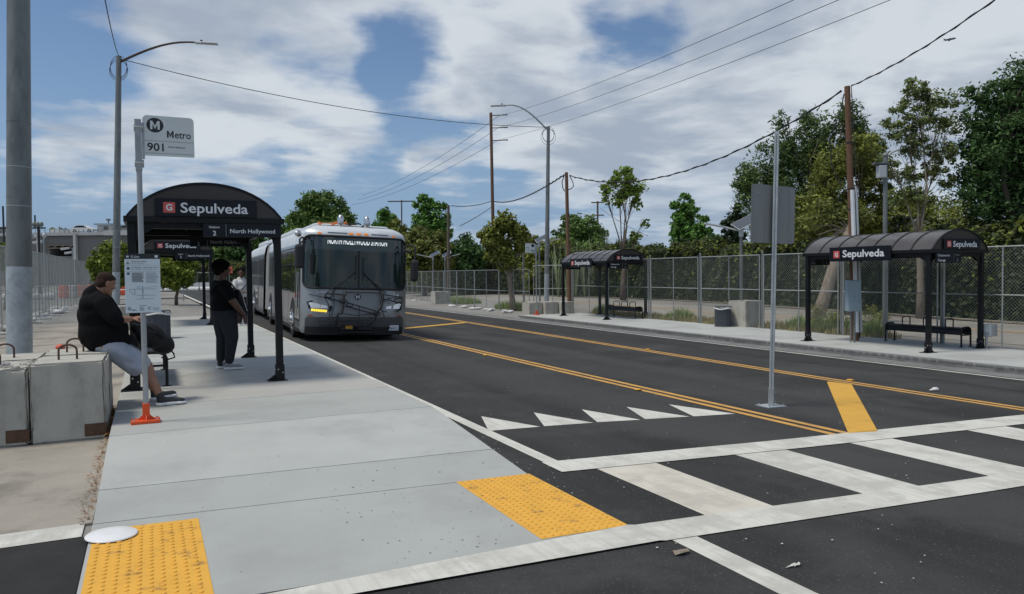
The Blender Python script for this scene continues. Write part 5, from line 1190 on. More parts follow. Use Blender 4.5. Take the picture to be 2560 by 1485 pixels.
# bike rack folded up on the front
t_=[]
g=MB(); yf=-.10
def bar(pts,r=.019): g.tube([(x,yy,z) for x,yy,z in pts],r,6)
bar([(1.08,-.05,1.40),(1.02,-.16,1.30),(1.0,-.22,.95),(.96,-.24,.80),(.86,-.22,.76),(.84,-.16,.42)],.028)
bar([(2.02,-.05,1.40),(2.04,-.16,1.30),(2.0,-.22,1.05),(1.92,-.24,.92),(1.80,-.22,.62),(1.72,-.16,.52)],.028)
bar([(1.08,-.08,1.38),(2.02,-.08,1.38)],.014); bar([(.84,-.18,.62),(1.75,-.18,.62)],.012)
for (x0_,z0_,x1_,z1_) in((.52,1.24,1.02,1.10),(.55,1.34,1.08,1.30),(1.02,1.12,1.95,.84),(1.04,1.00,1.92,.76),(2.0,1.34,2.55,1.26),(2.0,1.22,2.5,1.10),(.38,.60,.80,.60),(.38,.48,.80,.48),(.90,.60,1.68,.56),(.90,.50,1.68,.46)):
    bar([(x0_,-.26,z0_),(x1_,-.26,z1_)],.018)
for (cx,cz,rx,rz_) in((.98,1.13,.10,.05),(1.15,1.03,.08,.04),(.72,.54,.07,.06),(1.55,.51,.08,.05),(1.85,.80,.10,.05),(2.42,1.18,.12,.06),(.62,1.28,.09,.05)):
    bar([(cx+rx*math.cos(q),-.27,cz+rz_*math.sin(q)) for q in np.linspace(0,6.283,14)],.015)
bar([(.55,-.26,1.34),(.50,-.27,1.24),(.62,-.25,1.05),(.66,-.24,.70),(.62,-.22,.62)],.010); bar([(1.40,-.26,1.0),(1.40,-.24,.5)],.010); bar([(2.5,-.26,1.26),(2.55,-.26,1.16),(2.35,-.25,1.08)],.010)
g.build('bicycle_rack','cable_black',bus)
g=MB(); g.bbox(.98,1.30,-.14,-.02,.33,.50,.02); g.bbox(1.42,1.78,-.12,-.02,.33,.50,.02); g.box(.98,1.78,-.16,-.02,.27,.30); g.build('tow_hitch','cable_black',bus)
g=MB(); g.box(1.08,1.26,-.148,-.143,.38,.46); g.build('hitch_label','paint_yellow_new',bus)
# mirrors
g=MB(); g.bbox(-.24,-.01,-.32,-.16,1.98,2.62,.07); mi=g.build('mirror','cable_black',bus); g=MB(); g.tube([(.08,.15,2.78),(-.05,-.05,2.82),(-.12,-.2,2.75),(-.12,-.24,2.60)],.025,8); g.tube([(.08,.15,2.70),(-.06,-.1,2.70),(-.12,-.22,2.6)],.018,6); g.build('mirror_arm','cable_black',mi)
g=MB(); g.bbox(2.74,2.95,-.30,-.15,1.72,2.32,.07); mi=g.build('mirror','cable_black',bus); g=MB(); g.tube([(2.66,.15,2.68),(2.78,.0,2.76),(2.86,-.18,2.70),(2.86,-.22,2.25)],.025,8); g.tube([(2.68,.15,2.60),(2.80,-.05,2.56)],.04,8); g.build('mirror_arm','cable_black',mi)
g=MB(); g.bbox(.17,.27,.02,.10,1.85,2.40,.03); g.build('inner_mirror','cable_black',bus)
g=MB(); g.ell((-.12,.12,2.92),(.09,.07,.09),12,8); g.build('camera_dome','chrome',bus)
# roof gear
for x in(1.02,1.72):
    g=MB(); g.tube([(x,.62,3.14),(x,.60,3.22),(x,.60,3.36),(x,.61,3.46),(x,.64,3.52),(x,.66,3.545)],[.055,.078,.085,.078,.05,.015],12); g.build('air_horn','chrome',bus,smooth=True)
for i in range(5):
    g=MB(); x=.55+.27*i; P=[(x,.9,3.24)]; 
    for k in range(6): P.append((x+random.uniform(-.1,.25)+.06*k,1.0+k*.12,3.30+random.uniform(0,.09)))
    P.append((x+.45,1.75,3.24)); g.tube(P,.022,6); g.build('roof_cable','cable_orange' if i<3 else 'cable_black',bus)
for i,(y0_,y1_,z_) in enumerate(((.95,4.6,3.30),(4.8,8.9,3.38),(11.8,15.2,3.38),(15.4,18.6,3.42))):
    g=MB(); g.bbox(.34,2.44,y0_,y1_,3.10,z_,.10); g.build('roof_pod','bus_roof',bus,smooth=True,auto=40)
for x,y in((.25,8.6),(.22,9.2),(.20,11.7)): g=MB(); g.ell((x,y,3.05),(.08,.12,.10),10,7); g.build('roof_lamp','chrome',bus)
# side glass, doors
def side(name,y0_,y1_,z0_,z1_,m,off=.006,b=.04,parent=bus): g=MB(); g.bbox(-off,.02,y0_,y1_,z0_,z1_,min(b,off*.9)); return g.build(name,m,parent)
wn=[(2.95,4.05),(4.10,5.15),(5.20,6.25)]
side('window_band',1.58,9.0,1.30,2.53,'glass_dark',.004)
for y0_,y1_ in((1.62,2.3),(2.36,3.45),(3.52,4.6),(4.66,5.0),(6.72,7.7),(7.76,8.9)):
    f=side('window',y0_,y1_,1.34,2.49,'glass_side',.009); g=MB(); g.box(-.013,-.008,y0_+.02,y1_-.02,2.12,2.145); g.box(-.013,-.008,y0_,y0_+.03,1.34,2.49); g.build('window_frame','rubber',f)
for y0_,y1_ in((.42,1.42),(5.15,6.55)):
    d=side('door_frame',y0_,y1_,.38,2.56,'bus_bumper',.010); ym=(y0_+y1_)/2
    for a,b_ in((y0_+.05,ym-.02),(ym+.02,y1_-.05)): 
        f=side('door_glass',a,b_,.52,2.48,'glass_side',.016,parent=d); 
    g=MB(); g.tube([(-.03,ym-.06,.9),(-.03,ym-.06,1.9)],.015,6); g.build('door_handle','alu',d)
side('window_band',11.4,18.6,1.30,2.53,'glass_dark',.004)
for y0_,y1_ in((11.5,12.5),(12.56,13.6),(14.9,16.0),(16.06,17.1),(17.16,18.3)):
    f=side('window',y0_,y1_,1.34,2.49,'glass_side',.009)
    g=MB(); g.box(-.013,-.008,y0_,y0_+.03,1.34,2.49); g.build('window_frame','rubber',f)
d=side('door_frame',13.65,14.85,.38,2.56,'bus_bumper',.010)
for a,b_ in((13.7,14.22),(14.28,14.8)): side('door_glass',a,b_,.52,2.48,'glass_side',.016,parent=d)
# drip rail and panel joints
g=MB(); g.box(-.012,.0,.75,9.3,2.585,2.61); g.build('drip_rail','bus_bumper',bus); g=MB(); g.box(-.012,.0,11.3,18.8,2.585,2.61); g.build('drip_rail','bus_bumper',bus)
for y in(3.0,4.3,7.2,12.4,13.5): g=MB(); g.box(-.003,.0,y,y+.012,.32,1.28); g.build('panel_joint','bus_bumper',bus)
g=MB(); g.box(-.006,.0,.75,9.35,.24,.34); g.build('skirt_edge','rubber',bus)
# wheels
for y in(1.95,8.3,15.6):
    for x,s in((.0,1),(BW,-1)):
        g=MB(); n=20; P=[(y+.62*math.cos(q),.30+.62*math.sin(q)+.24) for q in np.linspace(-.2,math.pi+.2,n)]
        P=[(a,max(.2,b)) for a,b in P]; g.prism(P,'x',x-.004*s,x+.05*s); ar=g.build('wheel_arch','rubber',bus)
        g=MB(); g.cyl((x+.005*s,y,.53),(x+.30*s,y,.53),.515,n=32); g.cyl((x-.008*s,y,.53),(x+.01*s,y,.53),.47,n=32); w_=g.build('tyre','rubber',bus)
        g=MB(); g.tube([(x-.012*s,y,.53),(x-.03*s,y,.53)],[.30,.27],24); g.tube([(x-.03*s,y,.53),(x-.075*s,y,.53)],[.13,.11],16)
        for k in range(10): a=k*.628; g.cyl((x-.02*s,y+.205*math.cos(a),.53+.205*math.sin(a)),(x-.055*s,y+.205*math.cos(a),.53+.205*math.sin(a)),.02,n=6)
        g.build('rim','chrome',w_)
# bellows
g=MB(); n=22; P=[(BC-prof(z)+.07,z) for z in (.45,.8,1.4,2.0,2.5,2.8,2.95,3.05)]+[(BC,3.12)]+[(BC+prof(z)-.07,z) for z in (3.05,2.95,2.8,2.5,2.,1.4,.8,.45)]
def bf(u,v):
    p=P[u]; k=.0 if v%2 else .06; c=(BC,1.7); return (p[0]+(c[0]-p[0])*k*.6,9.4+(11.25-9.4)*v/n,p[1]+(c[1]-p[1])*k*.5)
g.grid(bf,range(len(P)),range(n+1)); g.build('bellows','bellows',bus)
g=MB(); g.box(.15,2.63,9.3,11.4,.3,.5); g.box(.2,2.6,.4,9.3,.22,.5); g.box(.2,2.6,11.3,18.8,.22,.5); g.build('underframe','rubber',bus)
# ================================================================ people
mat('skin_tan',(.30,.155,.10),.5,var=.08,vscale=14,spec=.4); mat('skin_brown',(.115,.055,.036),.48,var=.08,vscale=14,spec=.4)
mat('hair_short',(.040,.023,.017),.9,spec=.2,var=.3,vscale=60,bump=.8,bscale=220); mat('hair_black',(.006,.006,.006),.95,spec=.1,bump=1.,bscale=90)
mat('shirt_black',(.007,.007,.008),.9,spec=.12,var=.2,vscale=8,bump=.3,bscale=30); mat('shorts_grey',(.36,.39,.45),.85,var=.08,vscale=7,bump=.6,bscale=14,stain=((.30,.33,.40),9,.5,.6))
mat('pants_grey',(.030,.032,.036),.9,spec=.15,var=.15,vscale=6,bump=.5,bscale=12); mat('shoe_black',(.03,.033,.036),.6,var=.3,vscale=30); mat('shoe_grey',(.25,.25,.25),.7,var=.12,vscale=20); mat('sole_white',(.72,.73,.72),.6)
mat('hoodie_white',(.55,.55,.54),.85,var=.12,vscale=7,bump=.8,bscale=14); mat('pants_dark',(.030,.016,.018),.85); mat('bag_black',(.009,.009,.010),.65,spec=.3,var=.3,vscale=10,bump=.5,bscale=25); mat('eye_white',(.55,.53,.5),.3); mat('lip',(.16,.06,.05),.5)
def PY(u,v,Y,s=1.):
    d=ray(u,v); t=Y/d[1]; return Vector((d[0]*t,Y,CH+d[2]*t))
def blob(name,parts,m,parent,vox=.012,smooth=4,extra=None):
    """parts: ('c',p0,r0,p1,r1) tapered capsule, ('e',c,(rx,ry,rz),rot) ellipsoid; fused into one continuous surface"""
    g=MB()
    for p in parts:
        if p[0]=='c':
            p0,r0,p1,r1=Vector(p[1]),p[2],Vector(p[3]),p[4]; d=(p1-p0); L_=d.length; d.normalize(); pts=[];rs=[]
            for q in (-80,-55,-28): a=math.radians(q); pts.append(p0+d*r0*math.sin(a)); rs.append(r0*math.cos(a))
            pts.append(p0); rs.append(r0); pts.append(p1); rs.append(r1)
            for q in (28,55,80): a=math.radians(q); pts.append(p1+d*r1*math.sin(a)); rs.append(r1*math.cos(a))
            g.tube(pts,rs,16)
        else: g.ell(p[1],p[2],18,12,M=(Euler(p[3]).to_matrix() if len(p)>3 else None))
    me=bpy.data.meshes.new('tmp'); me.from_pydata(g.v,[],g.f); bm=bmesh.new(); bm.from_mesh(me); bmesh.ops.remove_doubles(bm,verts=bm.verts,dist=1e-6); bmesh.ops.recalc_face_normals(bm,faces=bm.faces); bm.to_mesh(me); bm.free()
    o=bpy.data.objects.new('tmp',me); C.objects.link(o); r=o.modifiers.new('r','REMESH'); r.mode='VOXEL'; r.voxel_size=vox
    if smooth: sm=o.modifiers.new('s','SMOOTH'); sm.factor=.5; sm.iterations=smooth
    dg=bpy.context.evaluated_depsgraph_get(); dg.update(); m2=bpy.data.meshes.new_from_object(o.evaluated_get(dg)); bpy.data.objects.remove(o)
    m2.name=name; m2.materials.clear(); m2.materials.append(MATS[m]); m2.polygons.foreach_set('use_smooth',[True]*len(m2.polygons))
    ob=bpy.data.objects.new(name,m2); C.objects.link(ob)
    if parent: ob.parent=parent; ob.location=-Vector(parent.location)
    return ob
def hand(wrist,dirv,palmn,curl=.5,s=1.,thumb=1):
    """palm, four bent fingers of unequal length and a thumb from the side of the palm"""
    d=Vector(dirv).normalized(); n=Vector(palmn).normalized(); sd=d.cross(n).normalized(); w=Vector(wrist); P=[]
    for k,o in enumerate((-.030,-.011,.009,.028)):
        b=w+d*.035*s+sd*o*s*.7; kn=w+d*(.095-.006*abs(k-1.3))*s+sd*o*s; P.append(('c',b,.014*s,kn,.0125*s))
        L_=(.072,.080,.074,.058)[k]*s; a=curl*(.75+.12*k)
        m_=kn+(d*math.cos(a)+n*math.sin(a))*L_*.5; t=m_+(d*math.cos(a*2.1)+n*math.sin(a*2.1))*L_*.5
        P+= [('c',kn,.0108*s,m_,.0098*s),('c',m_,.0098*s,t,.0082*s)]
    t0=w+d*.03*s-sd*.028*s*thumb; t1=t0+(d*.55-sd*.75*thumb+n*.25).normalized()*.045*s; t2=t1+(d*.85-sd*.15*thumb+n*.45).normalized()*.038*s
    P+=[('c',t0,.015*s,t1,.0125*s),('c',t1,.012*s,t2,.009*s)]
    return P
def head(c,r,fd,up,s=1.):
    """face looks along fd; up is the crown direction"""
    f=Vector(fd).normalized(); u=Vector(up).normalized(); f=(f-u*f.dot(u)).normalized(); sd=f.cross(u).normalized(); c=Vector(c); P=[]
    R=Matrix((sd,f,u)).transposed(); e=R.to_euler()
    P.append(('e',c+u*.035*r*8,(.078*s,.098*s,.095*s),tuple(e))); P.append(('e',c+f*.018*s-u*.035*s,(.062*s,.078*s,.085*s),tuple(e)))
    P.append(('e',c+f*.070*s-u*.098*s,(.026*s,.024*s,.022*s),tuple(e)))   # chin
    P.append(('c',c+f*.088*s+u*.012*s,.009*s,c+f*.107*s-u*.026*s,.014*s)) # nose
    P.append(('e',c+f*.088*s+u*.022*s,(.045*s,.012*s,.010*s),tuple(e)))   # brow
    P.append(('e',c+f*.088*s-u*.060*s,(.024*s,.012*s,.012*s),tuple(e)))   # mouth
    for k in(-1,1):
        P.append(('e',c+sd*.078*s*k-f*.004*s-u*.005*s,(.012*s,.020*s,.032*s),tuple(e))); P.append(('e',c+sd*.04*s*k+f*.065*s-u*.022*s,(.024*s,.02*s,.02*s),tuple(e)))
    eyes=[c+sd*.031*s*k+f*.084*s+u*.004*s for k in(-1,1)]
    return P,eyes,(c,f,u,sd,e)
def face_bits(parent,info,s=1.):
    c,f,u,sd,e=info
    for k in(-1,1):
        g=MB(); g.ell(c+sd*.031*s*k+f*.083*s+u*.006*s,(.012*s,.008*s,.007*s),10,6,M=e.to_matrix()); o=g.build('eye','eye_white',parent,loc=-parent.location); g=MB(); g.ell(c+sd*.031*s*k+f*.0895*s+u*.006*s,(.0055*s,.003*s,.0055*s),8,5,M=e.to_matrix()); q=g.build('pupil','ink_black',o)
        g=MB(); g.ell(c+sd*.033*s*k+f*.092*s+u*.024*s,(.019*s,.005*s,.004*s),8,5,M=e.to_matrix()); g.build('eyebrow','hair_short',parent,loc=-parent.location)
    g=MB(); g.ell(c+f*.097*s-u*.060*s,(.022*s,.006*s,.006*s),10,5,M=e.to_matrix()); g.build('mouth','lip',parent,loc=-parent.location)
def shoe(heel,toe,parent,m,s=1.,h=.085):
    heel,toe=Vector(heel),Vector(toe); d=(toe-heel); L_=d.length; d.normalize(); sd=d.cross(Vector((0,0,1))); z=Vector((0,0,1)); e=tuple(Matrix((d,sd,z)).transposed().to_euler())
    o=blob('shoe',[('c',heel+d*.045+z*.072,.035,heel+d*.055+z*(h+.02),.034),('c',heel+d*.05+z*.068,.034,toe-d*.07+z*.056,.032),('e',toe-d*.06+z*.052,(.054,.042,.028),e),('c',heel+d*.07+z*.085,.030,heel+d*L_*.62+z*.055,.032)],m,parent,vox=.008,smooth=3)
    q=blob('sole',[('c',heel+d*.040+z*.024,.026,heel+d*.10+z*.022,.024),('c',heel+d*.055+z*.028,.030,toe-d*.06+z*.024,.026),('e',heel+d*.055+z*.026,(.062,.052,.030),e),('e',heel+d*L_*.5+z*.024,(L_*.50,.048,.026),e),('e',toe-d*.068+z*.024,(.078,.056,.025),e)],'sole_white',parent,vox=.007,smooth=1)
    for k in(-1,0,1,2): 
        g=MB(); cc=heel+d*(L_*.52+.022*k)+z*(.088-.010*k); g.tube([cc-sd*.022,cc+z*.006,cc+sd*.022],.0035,5); g.build('lace','letter_white' if m=='shoe_grey' else 'cable_black',parent,loc=-parent.location)
# ---- sitting man
man=empty('person',(-.5,10.3,0),0,'man in a black T-shirt and light grey shorts sitting on the concrete blocks, head bowed','person')
V=Vector
hc=V((-.475,10.30,1.50)); hp_,ey,info=head(hc,.1,(.78,.34,-.50),(.36,.08,1.),1.10)
ank_r=PY(420,985,9.95); kn_r=PY(367,914,10.10); ank_l=PY(410,978,10.45); kn_l=PY(362,905,10.48)
h_r,t_r=G(390,1016,0.),G(465,1009,0.); h_l,t_l=G(377,1004,0.),G(440,990,0.)
ank_r=h_r+(t_r-h_r)*.17+V((0,0,.10)); ank_l=h_l+(t_l-h_l)*.17+V((0,0,.10))
sk=hp_+[('c',(-.60,10.3,1.36),.088,(-.52,10.3,1.46),.075),('e',(-.57,10.3,1.25),(.13,.19,.14)),('e',(-.5,10.3,.92),(.2,.2,.2)),('e',(-.5,10.3,.78),(.18,.2,.12)),
  ('c',(-.50,10.04,1.27),.065,(-.37,10.0,1.06),.052),('c',(-.37,10.0,1.06),.052,(-.24,10.11,1.06),.034),('c',(-.24,10.11,1.06),.032,(-.20,10.14,1.065),.03),
  ('c',(-.50,10.56,1.27),.065,(-.36,10.60,1.03),.05),('c',(-.36,10.60,1.03),.05,(-.22,10.42,1.05),.032),
  ('c',(-.48,10.16,.76),.10,kn_r,.068),('c',kn_r,.066,kn_r.lerp(ank_r,.35)+V((-.015,0,0)),.066),('c',kn_r.lerp(ank_r,.35)+V((-.015,0,0)),.066,ank_r,.040),('c',ank_r,.038,ank_r-V((-.0,0,.05)),.038),
  ('c',(-.48,10.44,.76),.10,kn_l,.068),('c',kn_l,.066,kn_l.lerp(ank_l,.35)+V((-.015,0,0)),.066),('c',kn_l.lerp(ank_l,.35)+V((-.015,0,0)),.066,ank_l,.040)]
sk+=hand((-.20,10.14,1.065),(.85,.15,.12),(0,.3,-.95),.75,1.05,1)+hand((-.22,10.42,1.05),(.85,-.25,.12),(0,-.3,-.95),.75,1.05,-1)
blob('body',sk,'skin_tan',man,vox=.0065,smooth=3); face_bits(man,info,1.10)
c,f,u,sd,e=info
blob('hair',[('e',c+u*.050-f*.012,(.089,.108,.085),tuple(e)),('e',c+u*.070+f*.022,(.074,.078,.050),tuple(e)),('e',c-f*.056-u*.020,(.078,.060,.075),tuple(e)),('e',c-f*.035-u*.0,(.090,.075,.07),tuple(e)),('e',c-f*.01+u*.0,(.088,.07,.05),tuple(e))],'hair_short',man,vox=.008,smooth=2)
g=MB(); 
blob('shirt',[('c',(-.645,10.3,1.27),.115,(-.60,10.3,.88),.185),('c',(-.63,10.2,1.24),.13,(-.63,10.4,1.24),.13),('e',(-.575,10.3,1.25),(.185,.245,.125),(0,.2,0)),('e',(-.565,10.3,1.12),(.225,.25,.22)),('c',(-.56,10.3,1.15),.215,(-.49,10.3,.88),.262),('e',(-.50,10.3,.93),(.27,.26,.23)),('e',(-.46,10.3,.80),(.265,.255,.125)),('c',(-.63,10.3,1.36),.098,(-.585,10.3,1.405),.092),
  ('c',(-.50,10.07,1.27),.105,(-.395,10.0,1.10),.090),('c',(-.395,10.0,1.10),.088,(-.345,10.01,1.055),.078),('c',(-.50,10.53,1.27),.105,(-.39,10.60,1.09),.088),('c',(-.55,10.1,1.33),.07,(-.55,10.5,1.33),.07),('e',(-.58,10.3,.80),(.14,.23,.10))],'shirt_black',man,vox=.011,smooth=20)
blob('shorts',[('e',(-.47,10.3,.755),(.21,.235,.115)),('c',(-.44,10.17,.745),.128,kn_r+V((-.06,0,.03)),.112),('c',(-.44,10.43,.745),.125,kn_l+V((-.06,0,.03)),.112),('c',(-.40,10.17,.68),.11,kn_r+V((-.13,0,-.02)),.10),('c',(-.40,10.43,.68),.11,kn_l+V((-.12,0,-.02)),.095),('e',kn_r+V((-.10,-.02,-.01)),(.10,.115,.085),(0,.5,0))],'shorts_grey',man,vox=.011,smooth=4)
for a in(ank_r,ank_l): blob('sock',[('c',a+V((-.01,0,.03)),.047,a-V((0,0,.06)),.045)],'cable_black',man,vox=.009,smooth=1)
shoe(h_r,t_r,man,'shoe_black'); shoe(h_l,t_l,man,'shoe_black')
bag=empty('backpack',(-.02,10.42,.75),0,'black backpack resting on the sitting man\'s lap and leaning to the bench','backpack')
blob('bag_body',[('e',(.00,10.42,.83),(.20,.15,.15),(0,.55,0)),('e',(.13,10.5,.72),(.16,.14,.13),(0,.6,0)),('e',(-.12,10.38,.93),(.11,.13,.09),(0,.5,0))],'bag_black',bag,vox=.012,smooth=4)
g=MB(); g.tube([(-.16,10.24,1.03),(-.05,10.22,.97),(.06,10.25,.90),(.16,10.3,.80)],.016,6); g.build('strap','bag_black',bag,loc=-bag.location)
g=MB(); g.tube([(.20,10.36,.68),(.26,10.34,.60),(.27,10.34,.55),(.20,10.34,.53),(.12,10.33,.56)],.010,6); g.build('strap','bag_black',bag,loc=-bag.location)
g=MB(); g.tube([(-.14,10.255,1.00),(.0,10.26,.93),(.14,10.34,.80)],.004,5); g.build('zip','ink_grey',bag,loc=-bag.location)
# ---- waiting woman
wo=empty('person',(1.13,13.38,0),0,'woman in a black T-shirt and dark grey trousers waiting under the shelter, facing the bus','person')
hc=V((1.125,13.38,1.675)); hp_,ey,info=head(hc,.1,(1,.25,.06),(.0,0,1.),1.02)
sk=hp_+[('c',(1.08,13.38,1.47),.070,(1.10,13.38,1.60),.058),('e',(1.09,13.38,1.36),(.13,.19,.12)),('e',(1.12,13.38,1.15),(.17,.18,.18)),('e',(1.12,13.38,.98),(.16,.18,.12)),
  ('c',(1.13,13.15,1.415),.078,(1.225,13.09,1.17),.064),('c',(1.225,13.09,1.17),.062,(1.30,13.08,1.06),.052),('c',(1.30,13.08,1.06),.052,(1.405,13.10,.925),.032),
  ('c',(1.05,13.60,1.41),.075,(1.03,13.66,1.14),.06),('c',(1.03,13.66,1.14),.058,(1.16,13.60,.98),.034),
  ('c',(1.17,13.28,.9),.12,(1.22,13.27,.5),.08),('c',(1.22,13.27,.5),.075,(1.155,13.28,.09),.042),('c',(1.09,13.49,.9),.12,(1.10,13.5,.5),.075),('c',(1.10,13.5,.5),.072,(1.055,13.5,.09),.040)]
sk+=hand((1.405,13.10,.925),(.32,.05,-.95),(-.9,.1,-.3),.35,1.0,-1)+hand((1.16,13.60,.98),(.8,-.2,-.5),(0,-.8,-.2),.5,1.0,1)
blob('body',sk,'skin_brown',wo,vox=.0065,smooth=3); face_bits(wo,info,1.02)
c,f,u,sd,e=info
blob('hair',[('e',c+u*.055-f*.045,(.118,.128,.112),tuple(e)),('e',c+u*.085-f*.0,(.105,.112,.075),tuple(e)),('e',c-f*.10-u*.01,(.095,.075,.085),tuple(e)),('e',c+u*.11-f*.07,(.09,.09,.07),tuple(e))],'hair_black',wo,vox=.010,smooth=2)
ha=[]; nn=900; d=rng.normal(size=(nn,3)); d/=np.linalg.norm(d,axis=1,keepdims=True); cc=np.array(c+u*.06-f*.05); pts=cc+d*np.array([.132,.122,.120]); keep=[(V(p)-c).dot(f)<.055 and (V(p)-c).dot(u)>-.07 for p in pts]; pts=pts[keep]; hq=quads('hair_tuft',pts,rng.normal(size=(len(pts),3)),np.full(len(pts),.016),.4,'hair_black',wo,loc=-wo.location)
g=MB()
for k in(-1,1): g.tube([c+sd*.032*k+f*.100+u*.006+sd*.022*math.cos(q)+u*.017*math.sin(q) for q in np.linspace(0,6.283,14)],.0022,4); g.tube([c+sd*.054*k+f*.098+u*.01,c+sd*.080*k+f*.0+u*.01],.0022,4)
g.build('glasses','ink_black',wo,loc=-wo.location)
blob('shirt',[('e',(1.085,13.38,1.37),(.160,.225,.115)),('e',(1.105,13.38,1.26),(.195,.235,.15)),('e',(1.175,13.38,1.30),(.13,.20,.11)),('e',(1.125,13.38,1.10),(.215,.235,.16)),('e',(1.13,13.38,1.02),(.215,.235,.09)),('c',(1.07,13.38,1.45),.075,(1.08,13.38,1.475),.070),
  ('c',(1.12,13.17,1.41),.102,(1.20,13.10,1.23),.090),('c',(1.05,13.59,1.41),.10,(1.04,13.65,1.22),.088)],'shirt_black',wo,vox=.011,smooth=9)
blob('trousers',[('e',(1.12,13.38,.955),(.205,.230,.115)),('e',(1.07,13.38,.93),(.15,.21,.12)),('c',(1.165,13.27,.90),.16,(1.225,13.265,.55),.110),('c',(1.225,13.265,.55),.108,(1.18,13.28,.17),.076),('c',(1.08,13.49,.90),.155,(1.10,13.5,.55),.108),('c',(1.10,13.5,.55),.106,(1.06,13.5,.18),.072)],'pants_grey',wo,vox=.011,smooth=5)
for x,y in((1.15,13.28),(1.05,13.5)): blob('sock',[('c',(x,y,.14),.045,(x,y,.08),.043)],'cable_black',wo,vox=.009,smooth=1)
shoe((1.09,13.27,0),(1.40,13.25,0),wo,'shoe_grey'); shoe((.99,13.52,0),(1.29,13.49,0),wo,'shoe_grey')
bag=empty('shoulder_bag',(1.37,13.3,1.1),0,'black bag with a pale zip carried on the waiting woman\'s front','bag')
blob('bag_body',[('e',(1.345,13.33,1.20),(.085,.15,.15),(0,-.12,0)),('e',(1.40,13.32,1.02),(.095,.14,.16),(0,-.2,0))],'bag_black',bag,vox=.012,smooth=3)
g=MB(); g.tube([(1.365,13.19,1.34),(1.405,13.185,1.22),(1.44,13.185,1.08),(1.47,13.20,.98)],.0045,5); g.build('zip','letter_white',bag,loc=-bag.location)
g=MB(); g.tube([(1.30,13.24,1.34),(1.22,13.16,1.45),(1.10,13.14,1.50),(.98,13.2,1.42),(.90,13.3,1.30)],.014,6); g.build('strap','bag_black',bag,loc=-bag.location)
# ---- walking person in hoodie
hw=empty('person',(2.64,25.0,0),0,'distant person in a white hoodie and dark trousers walking up between platform and bus','person')
hc=V((2.62,24.97,1.655)); hp_,ey,info=head(hc,.1,(-.1,-1,-.05),(.0,0,1.),1.05)
sk=hp_+[('c',(2.63,25.0,1.45),.06,(2.63,24.99,1.58),.055),('e',(2.65,25.02,1.3),(.17,.12,.14)),('e',(2.66,25.02,1.0),(.16,.12,.14)),('c',(2.46,25.0,1.36),.06,(2.42,24.92,1.1),.05),('c',(2.42,24.92,1.1),.048,(2.60,24.78,1.05),.032),('c',(2.85,25.0,1.36),.06,(2.92,24.98,1.1),.05),('c',(2.92,24.98,1.1),.048,(2.90,24.85,.88),.032),
  ('c',(2.57,25.0,.9),.1,(2.55,24.92,.5),.07),('c',(2.55,24.92,.5),.07,(2.55,25.05,.09),.045),('c',(2.75,25.0,.9),.1,(2.74,24.88,.5),.07),('c',(2.74,24.88,.5),.07,(2.72,24.80,.09),.045)]
sk+=hand((2.60,24.78,1.05),(.9,-.2,.1),(0,.3,-.9),.6,1,1)+hand((2.90,24.85,.88),(.0,-.15,-1),(-.9,-.3,0),.4,1,-1)
blob('body',sk,'skin_brown',hw,vox=.008,smooth=3); face_bits(hw,info,1.05)
c,f,u,sd,e=info
blob('hair',[('e',c+u*.08-f*.03,(.115,.115,.085),tuple(e)),('e',c-f*.05+u*.03,(.105,.09,.10),tuple(e))],'hair_black',hw,vox=.011,smooth=2)
g=MB()
for k in(-1,1): g.tube([c+sd*.034*k+f*.102+u*.006+sd*.026*math.cos(q)+u*.02*math.sin(q) for q in np.linspace(0,6.283,12)],.003,4)
g.build('glasses','ink_black',hw,loc=-hw.location)
blob('hoodie',[('e',(2.65,25.02,1.33),(.225,.155,.14)),('e',(2.66,25.02,1.15),(.235,.165,.20)),('e',(2.66,25.02,.96),(.245,.175,.14)),('e',(2.63,25.05,1.47),(.13,.12,.07)),('c',(2.46,25.0,1.37),.095,(2.41,24.92,1.1),.085),('c',(2.41,24.92,1.1),.08,(2.55,24.81,1.05),.06),('c',(2.85,25.0,1.37),.095,(2.93,24.98,1.1),.085),('c',(2.93,24.98,1.1),.08,(2.91,24.88,.93),.06)],'hoodie_white',hw,vox=.013,smooth=3)
blob('trousers',[('e',(2.66,25.02,.88),(.20,.16,.12)),('c',(2.57,25.0,.86),.13,(2.55,24.92,.5),.10),('c',(2.55,24.92,.5),.098,(2.55,25.04,.14),.08),('c',(2.75,25.0,.86),.13,(2.74,24.88,.5),.10),('c',(2.74,24.88,.5),.098,(2.72,24.80,.14),.08)],'pants_dark',hw,vox=.013,smooth=3)
shoe((2.55,25.12,0),(2.55,24.86,0),hw,'shoe_black'); shoe((2.72,24.87,0),(2.72,24.60,0),hw,'shoe_black')
bag=empty('tote_bag',(2.5,24.85,.8),0,'grey-strapped dark bag across the distant hoodie wearer','bag')
g=MB(); g.tube([(2.86,24.95,1.47),(2.76,24.84,1.34),(2.64,24.82,1.18),(2.52,24.83,1.06)],[.03]*4,6); g.build('strap','ink_grey',bag,loc=-bag.location)
blob('bag_body',[('e',(2.42,24.86,.92),(.12,.09,.16)),('e',(2.44,24.86,.78),(.13,.09,.08))],'bag_black',bag,vox=.013,smooth=3)
